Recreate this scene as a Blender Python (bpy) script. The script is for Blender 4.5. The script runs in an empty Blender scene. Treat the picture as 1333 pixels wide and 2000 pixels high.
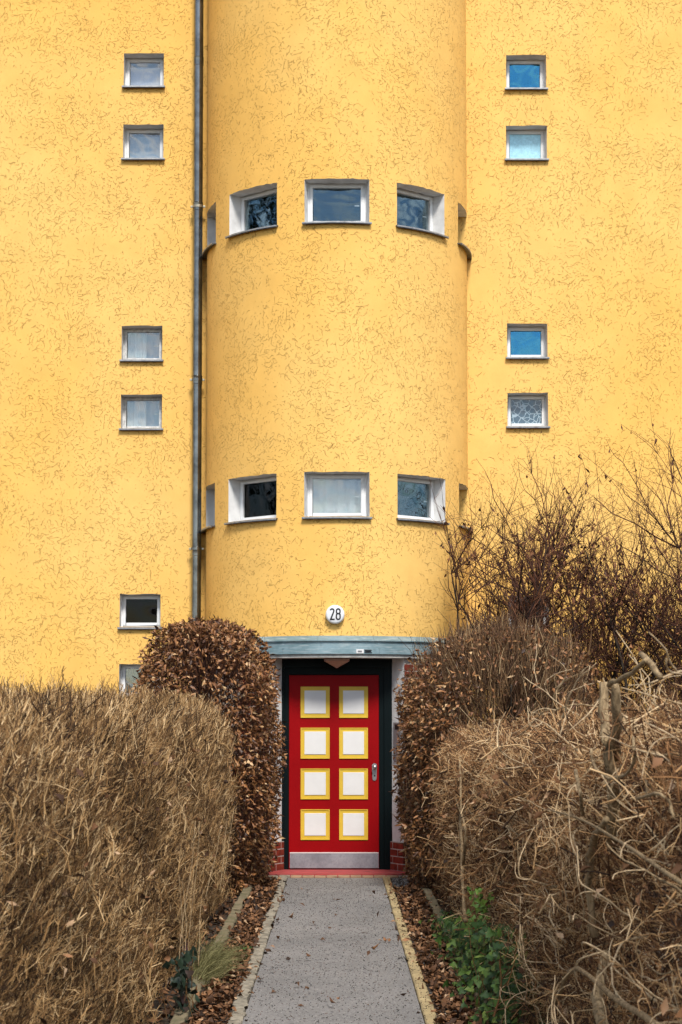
import bpy, bmesh, math, random
import numpy as np
from mathutils import Vector

random.seed(7)
rng = np.random.default_rng(11)
PI = math.pi
SC = bpy.context.scene
COL = SC.collection

# ------------------------------------------------------------------ camera
F, CX, CY = 3450.0, 658.5, 1217.0        # photograph pixels (1333 x 2000)
PITCH = math.radians(3.2)
D, EYE = 19.5, 1.565                      # metres from the flat wall, eye height
R = 1.45                                  # radius of the round stair tower
cam_d = bpy.data.cameras.new('camera')
cam = bpy.data.objects.new('camera', cam_d); COL.objects.link(cam)
cam.location = (0, -D, EYE)
cam.rotation_euler = (PI/2 + PITCH, 0, 0)
cam_d.sensor_fit = 'AUTO'; cam_d.sensor_width = 36
cam_d.lens = F*36/2000
cam_d.shift_x = (666.5-CX)/2000; cam_d.shift_y = (CY-1000)/2000
cam_d.clip_start = 0.1; cam_d.clip_end = 2000
cam_d.dof.use_dof = True; cam_d.dof.focus_distance = 17.6; cam_d.dof.aperture_fstop = 11.0
SC.camera = cam

# ------------------------------------------------------------------ world, sun, exposure
SUN_EL, SUN_AZ = math.radians(50), math.radians(170)     # azimuth clockwise from +Y
w = bpy.data.worlds.new('World'); SC.world = w; w.use_nodes = True
nt = w.node_tree; nt.nodes.clear()
N = nt.nodes.new; L = nt.links.new
out = N('ShaderNodeOutputWorld'); bg = N('ShaderNodeBackground'); sky = N('ShaderNodeTexSky')
sky.sky_type = 'NISHITA'; sky.sun_disc = False; sky.sun_elevation = SUN_EL; sky.sun_rotation = SUN_AZ
sky.air_density = 1.2; sky.dust_density = 0.6; sky.ozone_density = 2.0
tc = N('ShaderNodeTexCoord'); mp = N('ShaderNodeMapping'); mp.inputs['Scale'].default_value = (1, 1, 2.6)
mp.inputs['Location'].default_value = (0.35, 0.2, 0.0)
nz = N('ShaderNodeTexNoise'); nz.inputs['Scale'].default_value = 13.0; nz.inputs['Detail'].default_value = 9; nz.inputs['Roughness'].default_value = 0.66
rp = N('ShaderNodeValToRGB'); rp.color_ramp.elements[0].position = 0.45; rp.color_ramp.elements[1].position = 0.60
mx = N('ShaderNodeMix'); mx.data_type = 'RGBA'
L(tc.outputs['Generated'], mp.inputs['Vector']); L(mp.outputs[0], nz.inputs['Vector']); L(nz.outputs['Fac'], rp.inputs['Fac'])
L(rp.outputs['Color'], mx.inputs['Factor']); L(sky.outputs['Color'], mx.inputs['A'])
mx.inputs['B'].default_value = (8.2, 8.5, 9.0, 1)
L(mx.outputs['Result'], bg.inputs['Color']); bg.inputs['Strength'].default_value = 0.055
L(bg.outputs[0], out.inputs['Surface'])
sl = bpy.data.lights.new('sun', 'SUN'); so = bpy.data.objects.new('sun', sl); COL.objects.link(so)
sl.energy = 1.5; sl.angle = math.radians(14); sl.color = (1.0, 0.955, 0.89)
sdir = Vector((math.sin(SUN_AZ)*math.cos(SUN_EL), math.cos(SUN_AZ)*math.cos(SUN_EL), math.sin(SUN_EL)))
so.rotation_euler = sdir.to_track_quat('Z', 'Y').to_euler(); so.location = (4, -25, 20)
SC.view_settings.view_transform = 'Standard'; SC.view_settings.look = 'None'
SC.view_settings.gamma = 1.0; SC.view_settings.use_curve_mapping = False
SC.view_settings.exposure = 1.55
SC.render.engine = 'CYCLES'
SC.cycles.use_denoising = True
SC.cycles.max_bounces = 4; SC.cycles.diffuse_bounces = 3; SC.cycles.transparent_max_bounces = 8
SC.cycles.caustics_reflective = False; SC.cycles.caustics_refractive = False
SC.cycles.use_adaptive_sampling = True; SC.cycles.adaptive_threshold = 0.02

# ------------------------------------------------------------------ pixel helpers
def ray(px, py):
    u = (px-CX)/F; v = (CY-py)/F; c, s = math.cos(PITCH), math.sin(PITCH)
    return Vector((u, c - v*s, s + v*c))
def on_y(px, py, Y):
    r = ray(px, py); t = (Y+D)/r.y
    return Vector((0, -D, EYE)) + r*t
def on_ground(px, py, z=0.0):
    r = ray(px, py); t = (z-EYE)/r.z
    return Vector((0, -D, EYE)) + r*t

# ------------------------------------------------------------------ materials
def lin(r, g, b):
    f = lambda c: (c/255/12.92) if c/255 <= 0.04045 else ((c/255+0.055)/1.055)**2.4
    return (f(r), f(g), f(b), 1)
MATS = {}
class NB:
    def __init__(s, name):
        s.m = bpy.data.materials.new(name); s.m.use_nodes = True; s.t = s.m.node_tree
        s.p = s.t.nodes['Principled BSDF']; MATS[name] = s.m
    def n(s, kind, **kw):
        o = s.t.nodes.new('ShaderNode'+kind)
        for k, v in kw.items(): setattr(o, k, v)
        return o
    def l(s, a, b): s.t.links.new(a, b)
    def math(s, op, a, b=None, c=None, clamp=False):
        o = s.n('Math', operation=op); o.use_clamp = clamp
        for i, v in enumerate((a, b, c)):
            if v is None: continue
            if hasattr(v, 'is_linked'): s.l(v, o.inputs[i])
            else: o.inputs[i].default_value = v
        return o.outputs[0]
    def mix(s, f, a, b):
        o = s.n('Mix', data_type='RGBA')
        for v, k in ((f, 'Factor'), (a, 'A'), (b, 'B')):
            if hasattr(v, 'is_linked'): s.l(v, o.inputs[k])
            else: o.inputs[k].default_value = v
        return o.outputs['Result']
    def noise(s, vec, scale, detail=4, rough=0.55, dims='3D'):
        o = s.n('TexNoise', noise_dimensions=dims)
        if vec is not None: s.l(vec, o.inputs['Vector'])
        o.inputs['Scale'].default_value = scale; o.inputs['Detail'].default_value = detail; o.inputs['Roughness'].default_value = rough
        return o.outputs['Fac']
    def ramp(s, f, stops):
        o = s.n('ValToRGB'); s.l(f, o.inputs['Fac']); e = o.color_ramp.elements
        while len(e) < len(stops): e.new(0.5)
        for q, (p, c) in zip(e, stops): q.position = p; q.color = c if len(c) == 4 else (*c, 1)
        return o.outputs['Color']
    def rng(s, f, a, b, c=0.0, d=1.0):
        o = s.n('MapRange'); s.l(f, o.inputs[0])
        for i, v in enumerate((a, b, c, d)): o.inputs[i+1].default_value = v
        return o.outputs[0]
    def obj(s): return s.n('TexCoord').outputs['Object']
    def bump(s, h, strength, dist=0.01):
        o = s.n('Bump'); s.l(h, o.inputs['Height']); o.inputs['Strength'].default_value = strength; o.inputs['Distance'].default_value = dist
        s.l(o.outputs[0], s.p.inputs['Normal'])
    def col(s, c):
        if hasattr(c, 'is_linked'): s.l(c, s.p.inputs['Base Color'])
        else: s.p.inputs['Base Color'].default_value = c
    def set(s, **kw):
        for k, v in kw.items(): s.p.inputs[k.replace('_', ' ')].default_value = v

def stucco(name, base, dark, base2):
    b = NB(name); uv = b.n('UVMap').outputs[0]
    # flow field that turns the trowel grooves locally
    flow = b.noise(uv, 0.9, 2, 0.5, '2D')
    dens = b.noise(uv, 2.1, 2, 0.5, '2D')
    total = None
    for k, (sc, w0, ln, prob, seed) in enumerate(((11.0, 0.042, 0.46, 0.66, 3.1), (16.0, 0.056, 0.44, 0.62, 17.7), (26.0, 0.095, 0.26, 0.60, 41.3), (7.5, 0.030, 0.55, 0.50, 77.9))):
        mp = b.n('Mapping'); b.l(uv, mp.inputs[0]); mp.inputs['Scale'].default_value = (sc, sc, 1); mp.inputs['Location'].default_value = (seed, seed*1.7, 0)
        # wobble so that no groove is a clean arc
        nzc = b.n('TexNoise', noise_dimensions='2D'); b.l(mp.outputs[0], nzc.inputs['Vector']); nzc.inputs['Scale'].default_value = 1.7; nzc.inputs['Detail'].default_value = 2
        vs = b.n('VectorMath', operation='SUBTRACT'); b.l(nzc.outputs['Color'], vs.inputs[0]); vs.inputs[1].default_value = (0.5, 0.5, 0.5)
        va = b.n('VectorMath', operation='MULTIPLY_ADD'); b.l(vs.outputs[0], va.inputs[0]); va.inputs[1].default_value = (0.55, 0.55, 0); b.l(mp.outputs[0], va.inputs[2])
        vo = b.n('TexVoronoi', voronoi_dimensions='2D'); vo.inputs['Scale'].default_value = 1.0; b.l(va.outputs[0], vo.inputs['Vector'])
        sub = b.n('VectorMath', operation='SUBTRACT'); b.l(va.outputs[0], sub.inputs[0]); b.l(vo.outputs['Position'], sub.inputs[1])
        rgb = b.n('SeparateColor'); b.l(vo.outputs['Color'], rgb.inputs[0]); r1, r2, r3 = rgb.outputs
        ang = b.math('MULTIPLY_ADD', flow, 9.0, b.math('MULTIPLY', r1, 2.6))
        rot = b.n('VectorRotate', rotation_type='Z_AXIS'); b.l(sub.outputs[0], rot.inputs['Vector']); b.l(ang, rot.inputs['Angle'])
        xyz = b.n('SeparateXYZ'); b.l(rot.outputs[0], xyz.inputs[0])
        x, y = xyz.outputs[0], xyz.outputs[1]
        cur = b.math('MULTIPLY_ADD', r2, 4.6, -2.3)
        dist = b.math('ABSOLUTE', b.math('SUBTRACT', y, b.math('MULTIPLY', cur, b.math('MULTIPLY', x, x))))
        ax = b.math('ABSOLUTE', x)
        half = b.math('MULTIPLY_ADD', r3, ln, 0.06)
        taper = b.math('SUBTRACT', 1.0, b.math('DIVIDE', ax, half), clamp=True)
        wid = b.math('MULTIPLY', w0, b.math('POWER', taper, 0.35))
        m = b.math('SUBTRACT', 1.0, b.math('DIVIDE', dist, b.math('ADD', wid, 0.0005)), clamp=True)
        m = b.math('MULTIPLY', m, b.math('GREATER_THAN', taper, 0.001))
        pr = b.math('LESS_THAN', b.math('FRACT', b.math('MULTIPLY', r2, 7.31)), b.math('MULTIPLY_ADD', dens, 2.4, prob-1.2))
        m = b.math('MULTIPLY', m, pr)
        m = b.math('MULTIPLY', m, b.math('MULTIPLY_ADD', b.math('FRACT', b.math('MULTIPLY', r1, 5.7)), 0.7, 0.45))
        total = m if total is None else b.math('MAXIMUM', total, m)
    groove = b.math('MULTIPLY', total, 2.2, clamp=True)
    big = b.noise(uv, 0.35, 4, 0.6, '2D'); mid = b.noise(uv, 3.0, 5, 0.6, '2D')
    c = b.mix(b.rng(big, 0.35, 0.65), base, base2)
    c = b.mix(b.rng(mid, 0.3, 0.75, 0.0, 0.16), c, dark)
    c = b.mix(b.math('MULTIPLY', groove, 0.38), c, dark)
    b.col(c); b.set(Roughness=0.9, Specular_IOR_Level=0.2)
    fine = b.noise(uv, 140, 3, 0.6, '2D')
    h = b.math('SUBTRACT', b.math('MULTIPLY_ADD', fine, 0.10, b.math('MULTIPLY', mid, 0.5)), groove)
    b.bump(h, 0.9, 0.010)
    return b.m

def plain(name, c, rough=0.6, metal=0.0, var=0.12, scale=6.0, bump=0.0, bscale=60, spec=0.4, c2=None):
    b = NB(name); o = b.obj()
    f = b.noise(o, scale, 5, 0.6)
    c2 = c2 or tuple(v*(1-var*2.2) for v in c[:3])+(1,)
    b.col(b.mix(b.rng(f, 0.38, 0.7), c, c2))
    b.set(Roughness=rough, Metallic=metal, Specular_IOR_Level=spec)
    if bump: b.bump(b.noise(o, bscale, 4, 0.6), bump, 0.004)
    return b.m

YEL = stucco('stucco_yellow', (0.87, 0.545, 0.165, 1), (0.36, 0.185, 0.035, 1), (0.86, 0.50, 0.125, 1))
WHITE_REV = plain('white_render', (0.74, 0.73, 0.71, 1), 0.9, var=0.10, bump=0.6, bscale=45)
WHITE_PVC = plain('white_frame', (0.80, 0.80, 0.79, 1), 0.35, var=0.04)
WHITE_OLD = plain('old_white_frame', (0.72, 0.71, 0.68, 1), 0.55, var=0.22, scale=25)
SILL = plain('sill_metal', (0.16, 0.17, 0.185, 1), 0.5, 0.5, var=0.2, scale=15)
SILL_EDGE = plain('sill_lip', (0.42, 0.42, 0.42, 1), 0.45, 0.6, var=0.2, scale=20)
PIPE = plain('pipe_zinc', (0.25, 0.25, 0.24, 1), 0.20, 0.95, var=0.3, scale=9, c2=(0.12, 0.117, 0.11, 1))
BRACKET = plain('bracket_metal', (0.45, 0.40, 0.30, 1), 0.4, 0.8)
RED = plain('door_red', (0.29, 0.002, 0.004, 1), 0.5, var=0.06, scale=3, bump=0.03, bscale=30, spec=0.10)
YPAN = plain('panel_yellow', (0.72, 0.48, 0.045, 1), 0.45, var=0.05)
WPAN = plain('panel_white', (0.76, 0.75, 0.73, 1), 0.5, var=0.03)
DGREEN = plain('frame_dark_green', (0.0025, 0.007, 0.008, 1), 0.5, var=0.1, spec=0.12)
STEEL = plain('brushed_steel', (0.50, 0.50, 0.50, 1), 0.38, 0.9, var=0.1)
CONC = plain('canopy_concrete', (0.50, 0.485, 0.45, 1), 0.9, var=0.2, scale=12, bump=0.5)
BLACK = plain('black_enamel', (0.006, 0.006, 0.007, 1), 0.5, var=0.05)
ENAMEL = plain('white_enamel', (0.76, 0.77, 0.78, 1), 0.25, var=0.03)
LAMPG = plain('lamp_glass', (0.55, 0.30, 0.22, 1), 0.4, var=0.15)
BRICK = plain('brick_red', (0.27, 0.050, 0.030, 1), 0.75, var=0.25, scale=14, bump=0.4, bscale=80, spec=0.1)
BRICKDK = plain('brick_dark', (0.17, 0.032, 0.022, 1), 0.75, var=0.25, scale=14, bump=0.4, bscale=80, spec=0.1)
MORTAR = plain('mortar', (0.52, 0.46, 0.41, 1), 0.95, var=0.2, scale=30, bump=0.4)
REDSTEP = plain('step_red', (0.42, 0.06, 0.06, 1), 0.7, var=0.25, scale=8, c2=(0.30, 0.06, 0.055, 1), bump=0.3)
TILE = plain('edge_tile', (0.40, 0.25, 0.15, 1), 0.8, var=0.25, scale=9, bump=0.3)
PANELGR = plain('intercom_grey', (0.30, 0.30, 0.31, 1), 0.45, 0.5)
DARKIN = plain('interior', (0.09, 0.088, 0.085, 1), 0.9)
ROOFM = plain('roof_felt', (0.10, 0.09, 0.085, 1), 0.9)
BACKW = plain('rear_render', (0.55, 0.40, 0.15, 1), 0.9)

def zinc():
    b = NB('zinc_patina'); o = b.obj()
    f = b.noise(o, 3.5, 6, 0.65); g = b.noise(o, 22, 5, 0.7)
    mp = b.n('Mapping'); b.l(o, mp.inputs[0]); mp.inputs['Scale'].default_value = (3, 3, 26)
    st = b.noise(mp.outputs[0], 2.2, 4, 0.6)
    c = b.mix(b.rng(f, 0.35, 0.65), (0.135, 0.215, 0.235, 1), (0.235, 0.33, 0.36, 1))
    c = b.mix(b.rng(st, 0.50, 0.68, 0, 0.75), c, (0.38, 0.44, 0.45, 1))
    c = b.mix(b.rng(g, 0.55, 0.8, 0, 0.5), c, (0.11, 0.13, 0.13, 1))
    b.col(c); b.set(Roughness=0.5, Metallic=0.25); b.bump(f, 0.15, 0.01)
    return b.m
ZINC = zinc()
def kick():
    b = NB('kick_plate_zinc'); o = b.obj()
    f = b.noise(o, 8, 6, 0.7); g = b.noise(o, 38, 5, 0.7)
    c = b.mix(b.rng(f, 0.35, 0.65), (0.36, 0.375, 0.40, 1), (0.24, 0.25, 0.275, 1))
    c = b.mix(b.rng(g, 0.5, 0.75, 0, 0.6), c, (0.15, 0.155, 0.165, 1))
    b.col(c); b.set(Roughness=0.55, Metallic=0.45); return b.m
KICK = kick()

def glass(name, refl=0.28, tint=(0.95, 0.97, 0.97, 1), gcol=(1, 1, 1, 1), rough=0.01, film=None):
    b = NB(name); t = b.t; t.nodes.remove(b.p)
    o = t.nodes['Material Output']
    tr = b.n('BsdfTransparent'); tr.inputs[0].default_value = tint
    gl = b.n('BsdfGlossy'); gl.inputs['Color'].default_value = gcol; gl.inputs['Roughness'].default_value = rough
    base = tr.outputs[0]
    if film is not None:
        df = b.n('BsdfDiffuse'); ob = b.obj()
        if film == 'pattern':
            vo = b.n('TexVoronoi', feature='DISTANCE_TO_EDGE'); mpn = b.n('Mapping'); b.l(ob, mpn.inputs[0]); mpn.inputs['Scale'].default_value = (17, 0.0, 17)
            wob = b.n('TexNoise'); b.l(mpn.outputs[0], wob.inputs['Vector']); wob.inputs['Scale'].default_value = 0.9
            ad = b.n('VectorMath', operation='MULTIPLY_ADD'); b.l(wob.outputs['Color'], ad.inputs[0]); ad.inputs[1].default_value = (0.8, 0, 0.8); b.l(mpn.outputs[0], ad.inputs[2])
            b.l(ad.outputs[0], vo.inputs['Vector']); vo.inputs['Scale'].default_value = 1.0
            m = b.math('LESS_THAN', vo.outputs['Distance'], 0.055)
            b.l(b.mix(m, (0.065, 0.115, 0.16, 1), (0.36, 0.46, 0.52, 1)), df.inputs[0])
        else:
            f = b.noise(ob, 26, 5, 0.75)
            b.l(b.mix(b.rng(f, 0.35, 0.65), film, tuple(min(1, v*1.45) for v in film[:3])+(1,)), df.inputs[0])
        base = df.outputs[0]
    wv = b.n('Bump'); b.l(b.noise(b.obj(), 2.6, 1, 0.4), wv.inputs['Height']); wv.inputs['Strength'].default_value = 0.5; wv.inputs['Distance'].default_value = 0.04; b.l(wv.outputs[0], gl.inputs['Normal'])
    lw = b.n('LayerWeight'); lw.inputs['Blend'].default_value = 0.25
    fac = b.math('MULTIPLY_ADD', lw.outputs['Fresnel'], 0.6, refl, clamp=True)
    mix = b.n('MixShader'); b.l(fac, mix.inputs[0]); b.l(base, mix.inputs[1]); b.l(gl.outputs[0], mix.inputs[2])
    b.l(mix.outputs[0], o.inputs['Surface'])
    return b.m
GL_CLEAR = glass('glass_clear', 0.10)
GL_BLUE = glass('glass_sky_tinted_blue', 0.27, gcol=(0.13, 0.52, 0.80, 1))  # the mirrored sky's blue is put into the gloss colour, not a coating
GL_MID = glass('glass_sky_tinted', 0.07, gcol=(0.6, 0.85, 1, 1))  # pale sky blue painted into the reflection colour, no real coating
GL_DARK = glass('glass_dark', 0.004, tint=(0.35, 0.37, 0.37, 1))  # dark tint in place of the dark trees some panes reflect
GL_FROST = glass('glass_frosted', 0.16, gcol=(0.6, 0.9, 1, 1), rough=0.25, film=(0.30, 0.52, 0.60, 1))
GL_FILM = glass('glass_patterned_film', 0.06, film='pattern')
CURT = plain('curtain_white', (0.80, 0.84, 0.84, 1), 0.9, var=0.08)
BLIND1 = plain('blind_lavender', (0.80, 0.80, 0.90, 1), 0.8, var=0.06)
BLIND2 = plain('blind_blue_grey', (0.42, 0.52, 0.62, 1), 0.8, var=0.06)
CURTT = plain('curtain_teal', (0.02, 0.16, 0.22, 1), 0.9)

def tint_mat(name, stops, rough=0.75, spec=0.25, transl=0.0):
    b = NB(name); a = b.n('Attribute', attribute_name='tint')
    b.col(b.ramp(a.outputs['Fac'], stops)); b.set(Roughness=rough, Specular_IOR_Level=spec)
    return b.m
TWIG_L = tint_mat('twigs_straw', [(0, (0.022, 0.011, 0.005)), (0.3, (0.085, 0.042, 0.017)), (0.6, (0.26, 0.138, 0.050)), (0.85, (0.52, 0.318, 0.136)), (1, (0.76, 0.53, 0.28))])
TWIG_R = tint_mat('twigs_reddish', [(0, (0.026, 0.012, 0.006)), (0.3, (0.11, 0.048, 0.019)), (0.6, (0.32, 0.155, 0.060)), (0.85, (0.58, 0.36, 0.165)), (1, (0.78, 0.56, 0.32))])
TWIG_B = tint_mat('twigs_dark', [(0, (0.016, 0.009, 0.007)), (0.5, (0.066, 0.026, 0.015)), (0.85, (0.17, 0.064, 0.030)), (1, (0.32, 0.15, 0.07))])
TWIG_M = tint_mat('twigs_brown', [(0, (0.025, 0.013, 0.008)), (0.45, (0.10, 0.050, 0.025)), (0.8, (0.27, 0.155, 0.072)), (1, (0.52, 0.37, 0.20))])
LEAF_C = tint_mat('leaves_copper', [(0, (0.035, 0.014, 0.007)), (0.35, (0.15, 0.058, 0.020)), (0.65, (0.30, 0.130, 0.045)), (0.88, (0.44, 0.235, 0.095)), (1, (0.56, 0.37, 0.19))], 0.5, 0.4)
LEAF_D = tint_mat('leaves_withered', [(0, (0.025, 0.010, 0.006)), (0.5, (0.11, 0.040, 0.017)), (1, (0.32, 0.14, 0.055))], 0.6)
LITTER = tint_mat('leaf_litter', [(0, (0.025, 0.014, 0.009)), (0.4, (0.11, 0.05, 0.022)), (0.75, (0.26, 0.125, 0.055)), (1, (0.48, 0.32, 0.19))], 0.7)
IVY = tint_mat('leaves_green', [(0, (0.012, 0.026, 0.007)), (0.5, (0.036, 0.080, 0.016)), (0.85, (0.09, 0.155, 0.025)), (1, (0.20, 0.26, 0.05))], 0.5, 0.28)
GRASSM = tint_mat('grass_blades', [(0, (0.07, 0.07, 0.02)), (1, (0.30, 0.27, 0.12))], 0.7)
STONEM = tint_mat('gravel', [(0, (0.04, 0.038, 0.035)), (0.6, (0.17, 0.16, 0.15)), (1, (0.42, 0.40, 0.38))], 0.85)
GRIT = tint_mat('grit', [(0, (0.012, 0.011, 0.011)), (0.7, (0.05, 0.045, 0.04)), (1, (0.15, 0.07, 0.04))], 0.85)
def bark(name, c1, c2):
    b = NB(name); o = b.obj(); mpn = b.n('Mapping'); b.l(o, mpn.inputs[0]); mpn.inputs['Scale'].default_value = (60, 60, 9)
    f = b.noise(mpn.outputs[0], 1.5, 5, 0.65)
    b.col(b.mix(b.rng(f, 0.35, 0.65), c1, c2)); b.set(Roughness=0.9, Specular_IOR_Level=0.2); b.bump(f, 0.8, 0.008); return b.m
BARK = bark('bark_grey_tan', (0.42, 0.30, 0.165, 1), (0.12, 0.078, 0.040, 1))
BARKP = bark('bark_pale', (0.62, 0.47, 0.29, 1), (0.33, 0.22, 0.12, 1))
BARKD = bark('bark_dark', (0.06, 0.045, 0.033, 1), (0.02, 0.016, 0.012, 1))

def asphalt():
    b = NB('asphalt_path'); o = b.obj()
    f = b.noise(o, 1.1, 4, 0.6); g = b.noise(o, 190, 3, 0.7)
    vo = b.n('TexVoronoi'); b.l(o, vo.inputs['Vector']); vo.inputs['Scale'].default_value = 120
    s = b.n('SeparateColor'); b.l(vo.outputs['Color'], s.inputs[0])
    c = b.mix(b.rng(f, 0.35, 0.65), (0.17, 0.164, 0.158, 1), (0.24, 0.228, 0.217, 1))
    c = b.mix(b.rng(s.outputs[0], 0.6, 1.0, 0, 0.55), c, (0.10, 0.093, 0.09, 1))
    c = b.mix(b.rng(s.outputs[1], 0.85, 1.0, 0, 0.6), c, (0.42, 0.40, 0.38, 1))
    c = b.mix(b.rng(g, 0.5, 0.8, 0, 0.35), c, (0.12, 0.11, 0.11, 1))
    b.col(c); b.set(Roughness=0.9, Specular_IOR_Level=0.25); b.bump(g, 0.5, 0.004); return b.m
ASPH = asphalt()
SOIL = plain('soil', (0.050, 0.036, 0.024, 1), 0.95, var=0.25, scale=9, bump=0.8, bscale=40)
KERBY = plain('kerb_yellowish', (0.43, 0.33, 0.17, 1), 0.9, var=0.18, scale=7, bump=0.4, bscale=90)
KERBG = plain('kerb_rough_grey', (0.33, 0.29, 0.22, 1), 0.95, var=0.33, scale=18, bump=0.9, bscale=60)
KERBO = plain('kerb_mossy', (0.21, 0.165, 0.10, 1), 0.95, var=0.25, scale=6, bump=0.6, bscale=60, c2=(0.10, 0.095, 0.045, 1))

# ------------------------------------------------------------------ object helpers
def link(name, me, parent=None, mat=None, kind=None, smooth=False):
    o = bpy.data.objects.new(name, me); COL.objects.link(o)
    if mat and not me.materials: me.materials.append(mat)
    if parent is not None: o.parent = parent
    if kind: o['kind'] = kind
    if smooth: me.polygons.foreach_set('use_smooth', [True]*len(me.polygons))
    return o
def tag(o, label, cat, group=None):
    o['label'] = label; o['category'] = cat
    if group: o['group'] = group
    return o
def empty(name, label, cat, loc=(0, 0, 0), group=None):
    o = bpy.data.objects.new(name, None); COL.objects.link(o); o.location = loc
    return tag(o, label, cat, group)
class MB:
    def __init__(s): s.v = []; s.f = []; s.mi = []; s.uv = []
    def quad(s, a, b, c, d, mi=0):
        i = len(s.v); s.v += [tuple(a), tuple(b), tuple(c), tuple(d)]; s.f.append((i, i+1, i+2, i+3)); s.mi.append(mi)
    def hexa(s, p):      # 8 corners: bottom 4 (ccw from above), top 4
        i = len(s.v); s.v += [tuple(q) for q in p]
        for f in ((3, 2, 1, 0), (4, 5, 6, 7), (0, 1, 5, 4), (1, 2, 6, 5), (2, 3, 7, 6), (3, 0, 4, 7)): s.f.append(tuple(i+k for k in f)); s.mi.append(0)
    def box(s, x0, x1, y0, y1, z0, z1):
        s.hexa([(x0, y0, z0), (x1, y0, z0), (x1, y1, z0), (x0, y1, z0), (x0, y0, z1), (x1, y0, z1), (x1, y1, z1), (x0, y1, z1)])
    def mapbox(s, m, u0, u1, v0, v1, c0, c1):
        s.hexa([m(u0, v0, c0), m(u1, v0, c0), m(u1, v0, c1), m(u0, v0, c1), m(u0, v1, c0), m(u1, v1, c0), m(u1, v1, c1), m(u0, v1, c1)])
    def build(s, name, mat, parent=None, kind=None, bevel=0, smooth=False, mats=None):
        me = bpy.data.meshes.new(name); me.from_pydata(s.v, [], s.f)
        bm = bmesh.new(); bm.from_mesh(me)
        bmesh.ops.remove_doubles(bm, verts=bm.verts, dist=1e-6)
        bmesh.ops.recalc_face_normals(bm, faces=bm.faces)
        if bevel: bmesh.ops.bevel(bm, geom=[e for e in bm.edges if len(e.link_faces) == 2 and e.calc_face_angle(0) > 0.5], offset=bevel, segments=2, affect='EDGES', profile=0.6)
        bm.to_mesh(me); bm.free()
        return link(name, me, parent, mat, kind, smooth)
def box(name, x0, x1, y0, y1, z0, z1, mat, parent=None, bevel=0, kind=None):
    b = MB(); b.box(x0, x1, y0, y1, z0, z1); return b.build(name, mat, parent, kind, bevel)
def sweep(name, mapf, us, prof, mat, parent=None, smooth=False):
    """closed profile [(v, d)] carried along the u list of a surface map"""
    v = []; f = []; n = len(prof)
    for u in us: v += [tuple(mapf(u, a, d)) for a, d in prof]
    for i in range(len(us)-1):
        for k in range(n):
            f.append((i*n+k, (i+1)*n+k, (i+1)*n+(k+1) % n, i*n+(k+1) % n))
    f.append(tuple(range(n))); f.append(tuple((len(us)-1)*n+k for k in reversed(range(n))))
    me = bpy.data.meshes.new(name); me.from_pydata(v, [], f)
    bm = bmesh.new(); bm.from_mesh(me); bmesh.ops.recalc_face_normals(bm, faces=bm.faces); bm.to_mesh(me); bm.free()
    return link(name, me, parent, mat, None, smooth)
def lathe(name, prof, mat, parent=None, seg=40, axis='y', loc=(0, 0, 0), smooth=True):
    """profile [(r, h)]; axis y: h runs towards -y (out of the wall), axis z: up"""
    v = []; f = []; n = len(prof)
    for i in range(seg):
        a = 2*PI*i/seg
        for r_, h in prof:
            v.append((r_*math.cos(a), -h, r_*math.sin(a)) if axis == 'y' else (r_*math.cos(a), r_*math.sin(a), h))
    for i in range(seg):
        j = (i+1) % seg
        for k in range(n-1): f.append((i*n+k, j*n+k, j*n+k+1, i*n+k+1))
    me = bpy.data.meshes.new(name); me.from_pydata(v, [], f)
    bm = bmesh.new(); bm.from_mesh(me); bmesh.ops.remove_doubles(bm, verts=bm.verts, dist=1e-5); bmesh.ops.recalc_face_normals(bm, faces=bm.faces)
    bm.to_mesh(me); bm.free()
    o = link(name, me, parent, mat, None, smooth); o.location = loc
    if smooth:
        try: me.set_sharp_from_angle(angle=math.radians(40))
        except Exception: pass
    return o
def np_mesh(name, V, Fq, mat, parent=None, kind=None, tint=None, smooth=False):
    """fast mesh from numpy arrays: V (n,3), Fq (m,k)"""
    me = bpy.data.meshes.new(name); n, (m, k) = len(V), Fq.shape
    me.vertices.add(n); me.vertices.foreach_set('co', V.astype(np.float32).ravel())
    me.loops.add(m*k); me.loops.foreach_set('vertex_index', Fq.astype(np.int32).ravel())
    me.polygons.add(m); me.polygons.foreach_set('loop_start', np.arange(0, m*k, k, dtype=np.int32))
    if tint is not None:
        a = me.attributes.new('tint', 'FLOAT', 'POINT'); a.data.foreach_set('value', tint.astype(np.float32).ravel())
    me.update(calc_edges=True)
    if smooth: me.polygons.foreach_set('use_smooth', np.ones(m, bool))
    return link(name, me, parent, mat, kind)
def unit(a): return a/np.maximum(np.linalg.norm(a, axis=-1, keepdims=True), 1e-9)
def tubes(P, rad, sides=3, tint=None):
    """P (N,K,3) polylines, rad (N,K) -> verts, quads, tint per vertex"""
    n, k, _ = P.shape
    T = np.empty_like(P); T[:, 1:-1] = P[:, 2:]-P[:, :-2]; T[:, 0] = P[:, 1]-P[:, 0]; T[:, -1] = P[:, -1]-P[:, -2]
    T = unit(T)
    ref = np.where(np.abs(T[:, :1, 2:3]) > 0.85, np.array([1., 0, 0]), np.array([0, 0, 1.]))
    A = unit(np.cross(T, np.broadcast_to(ref, T.shape))); B = np.cross(T, A)
    ang = np.arange(sides)*2*PI/sides
    V = P[:, :, None] + rad[:, :, None, None]*(A[:, :, None]*np.cos(ang)[None, None, :, None] + B[:, :, None]*np.sin(ang)[None, None, :, None])
    idx = np.arange(n*k*sides).reshape(n, k, sides)
    a = idx[:, :-1]; b = idx[:, 1:]
    Q = np.stack([a, np.roll(a, -1, 2), np.roll(b, -1, 2), b], -1).reshape(-1, 4)
    t = None if tint is None else np.repeat(tint, k*sides)
    return V.reshape(-1, 3), Q, t
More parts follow.
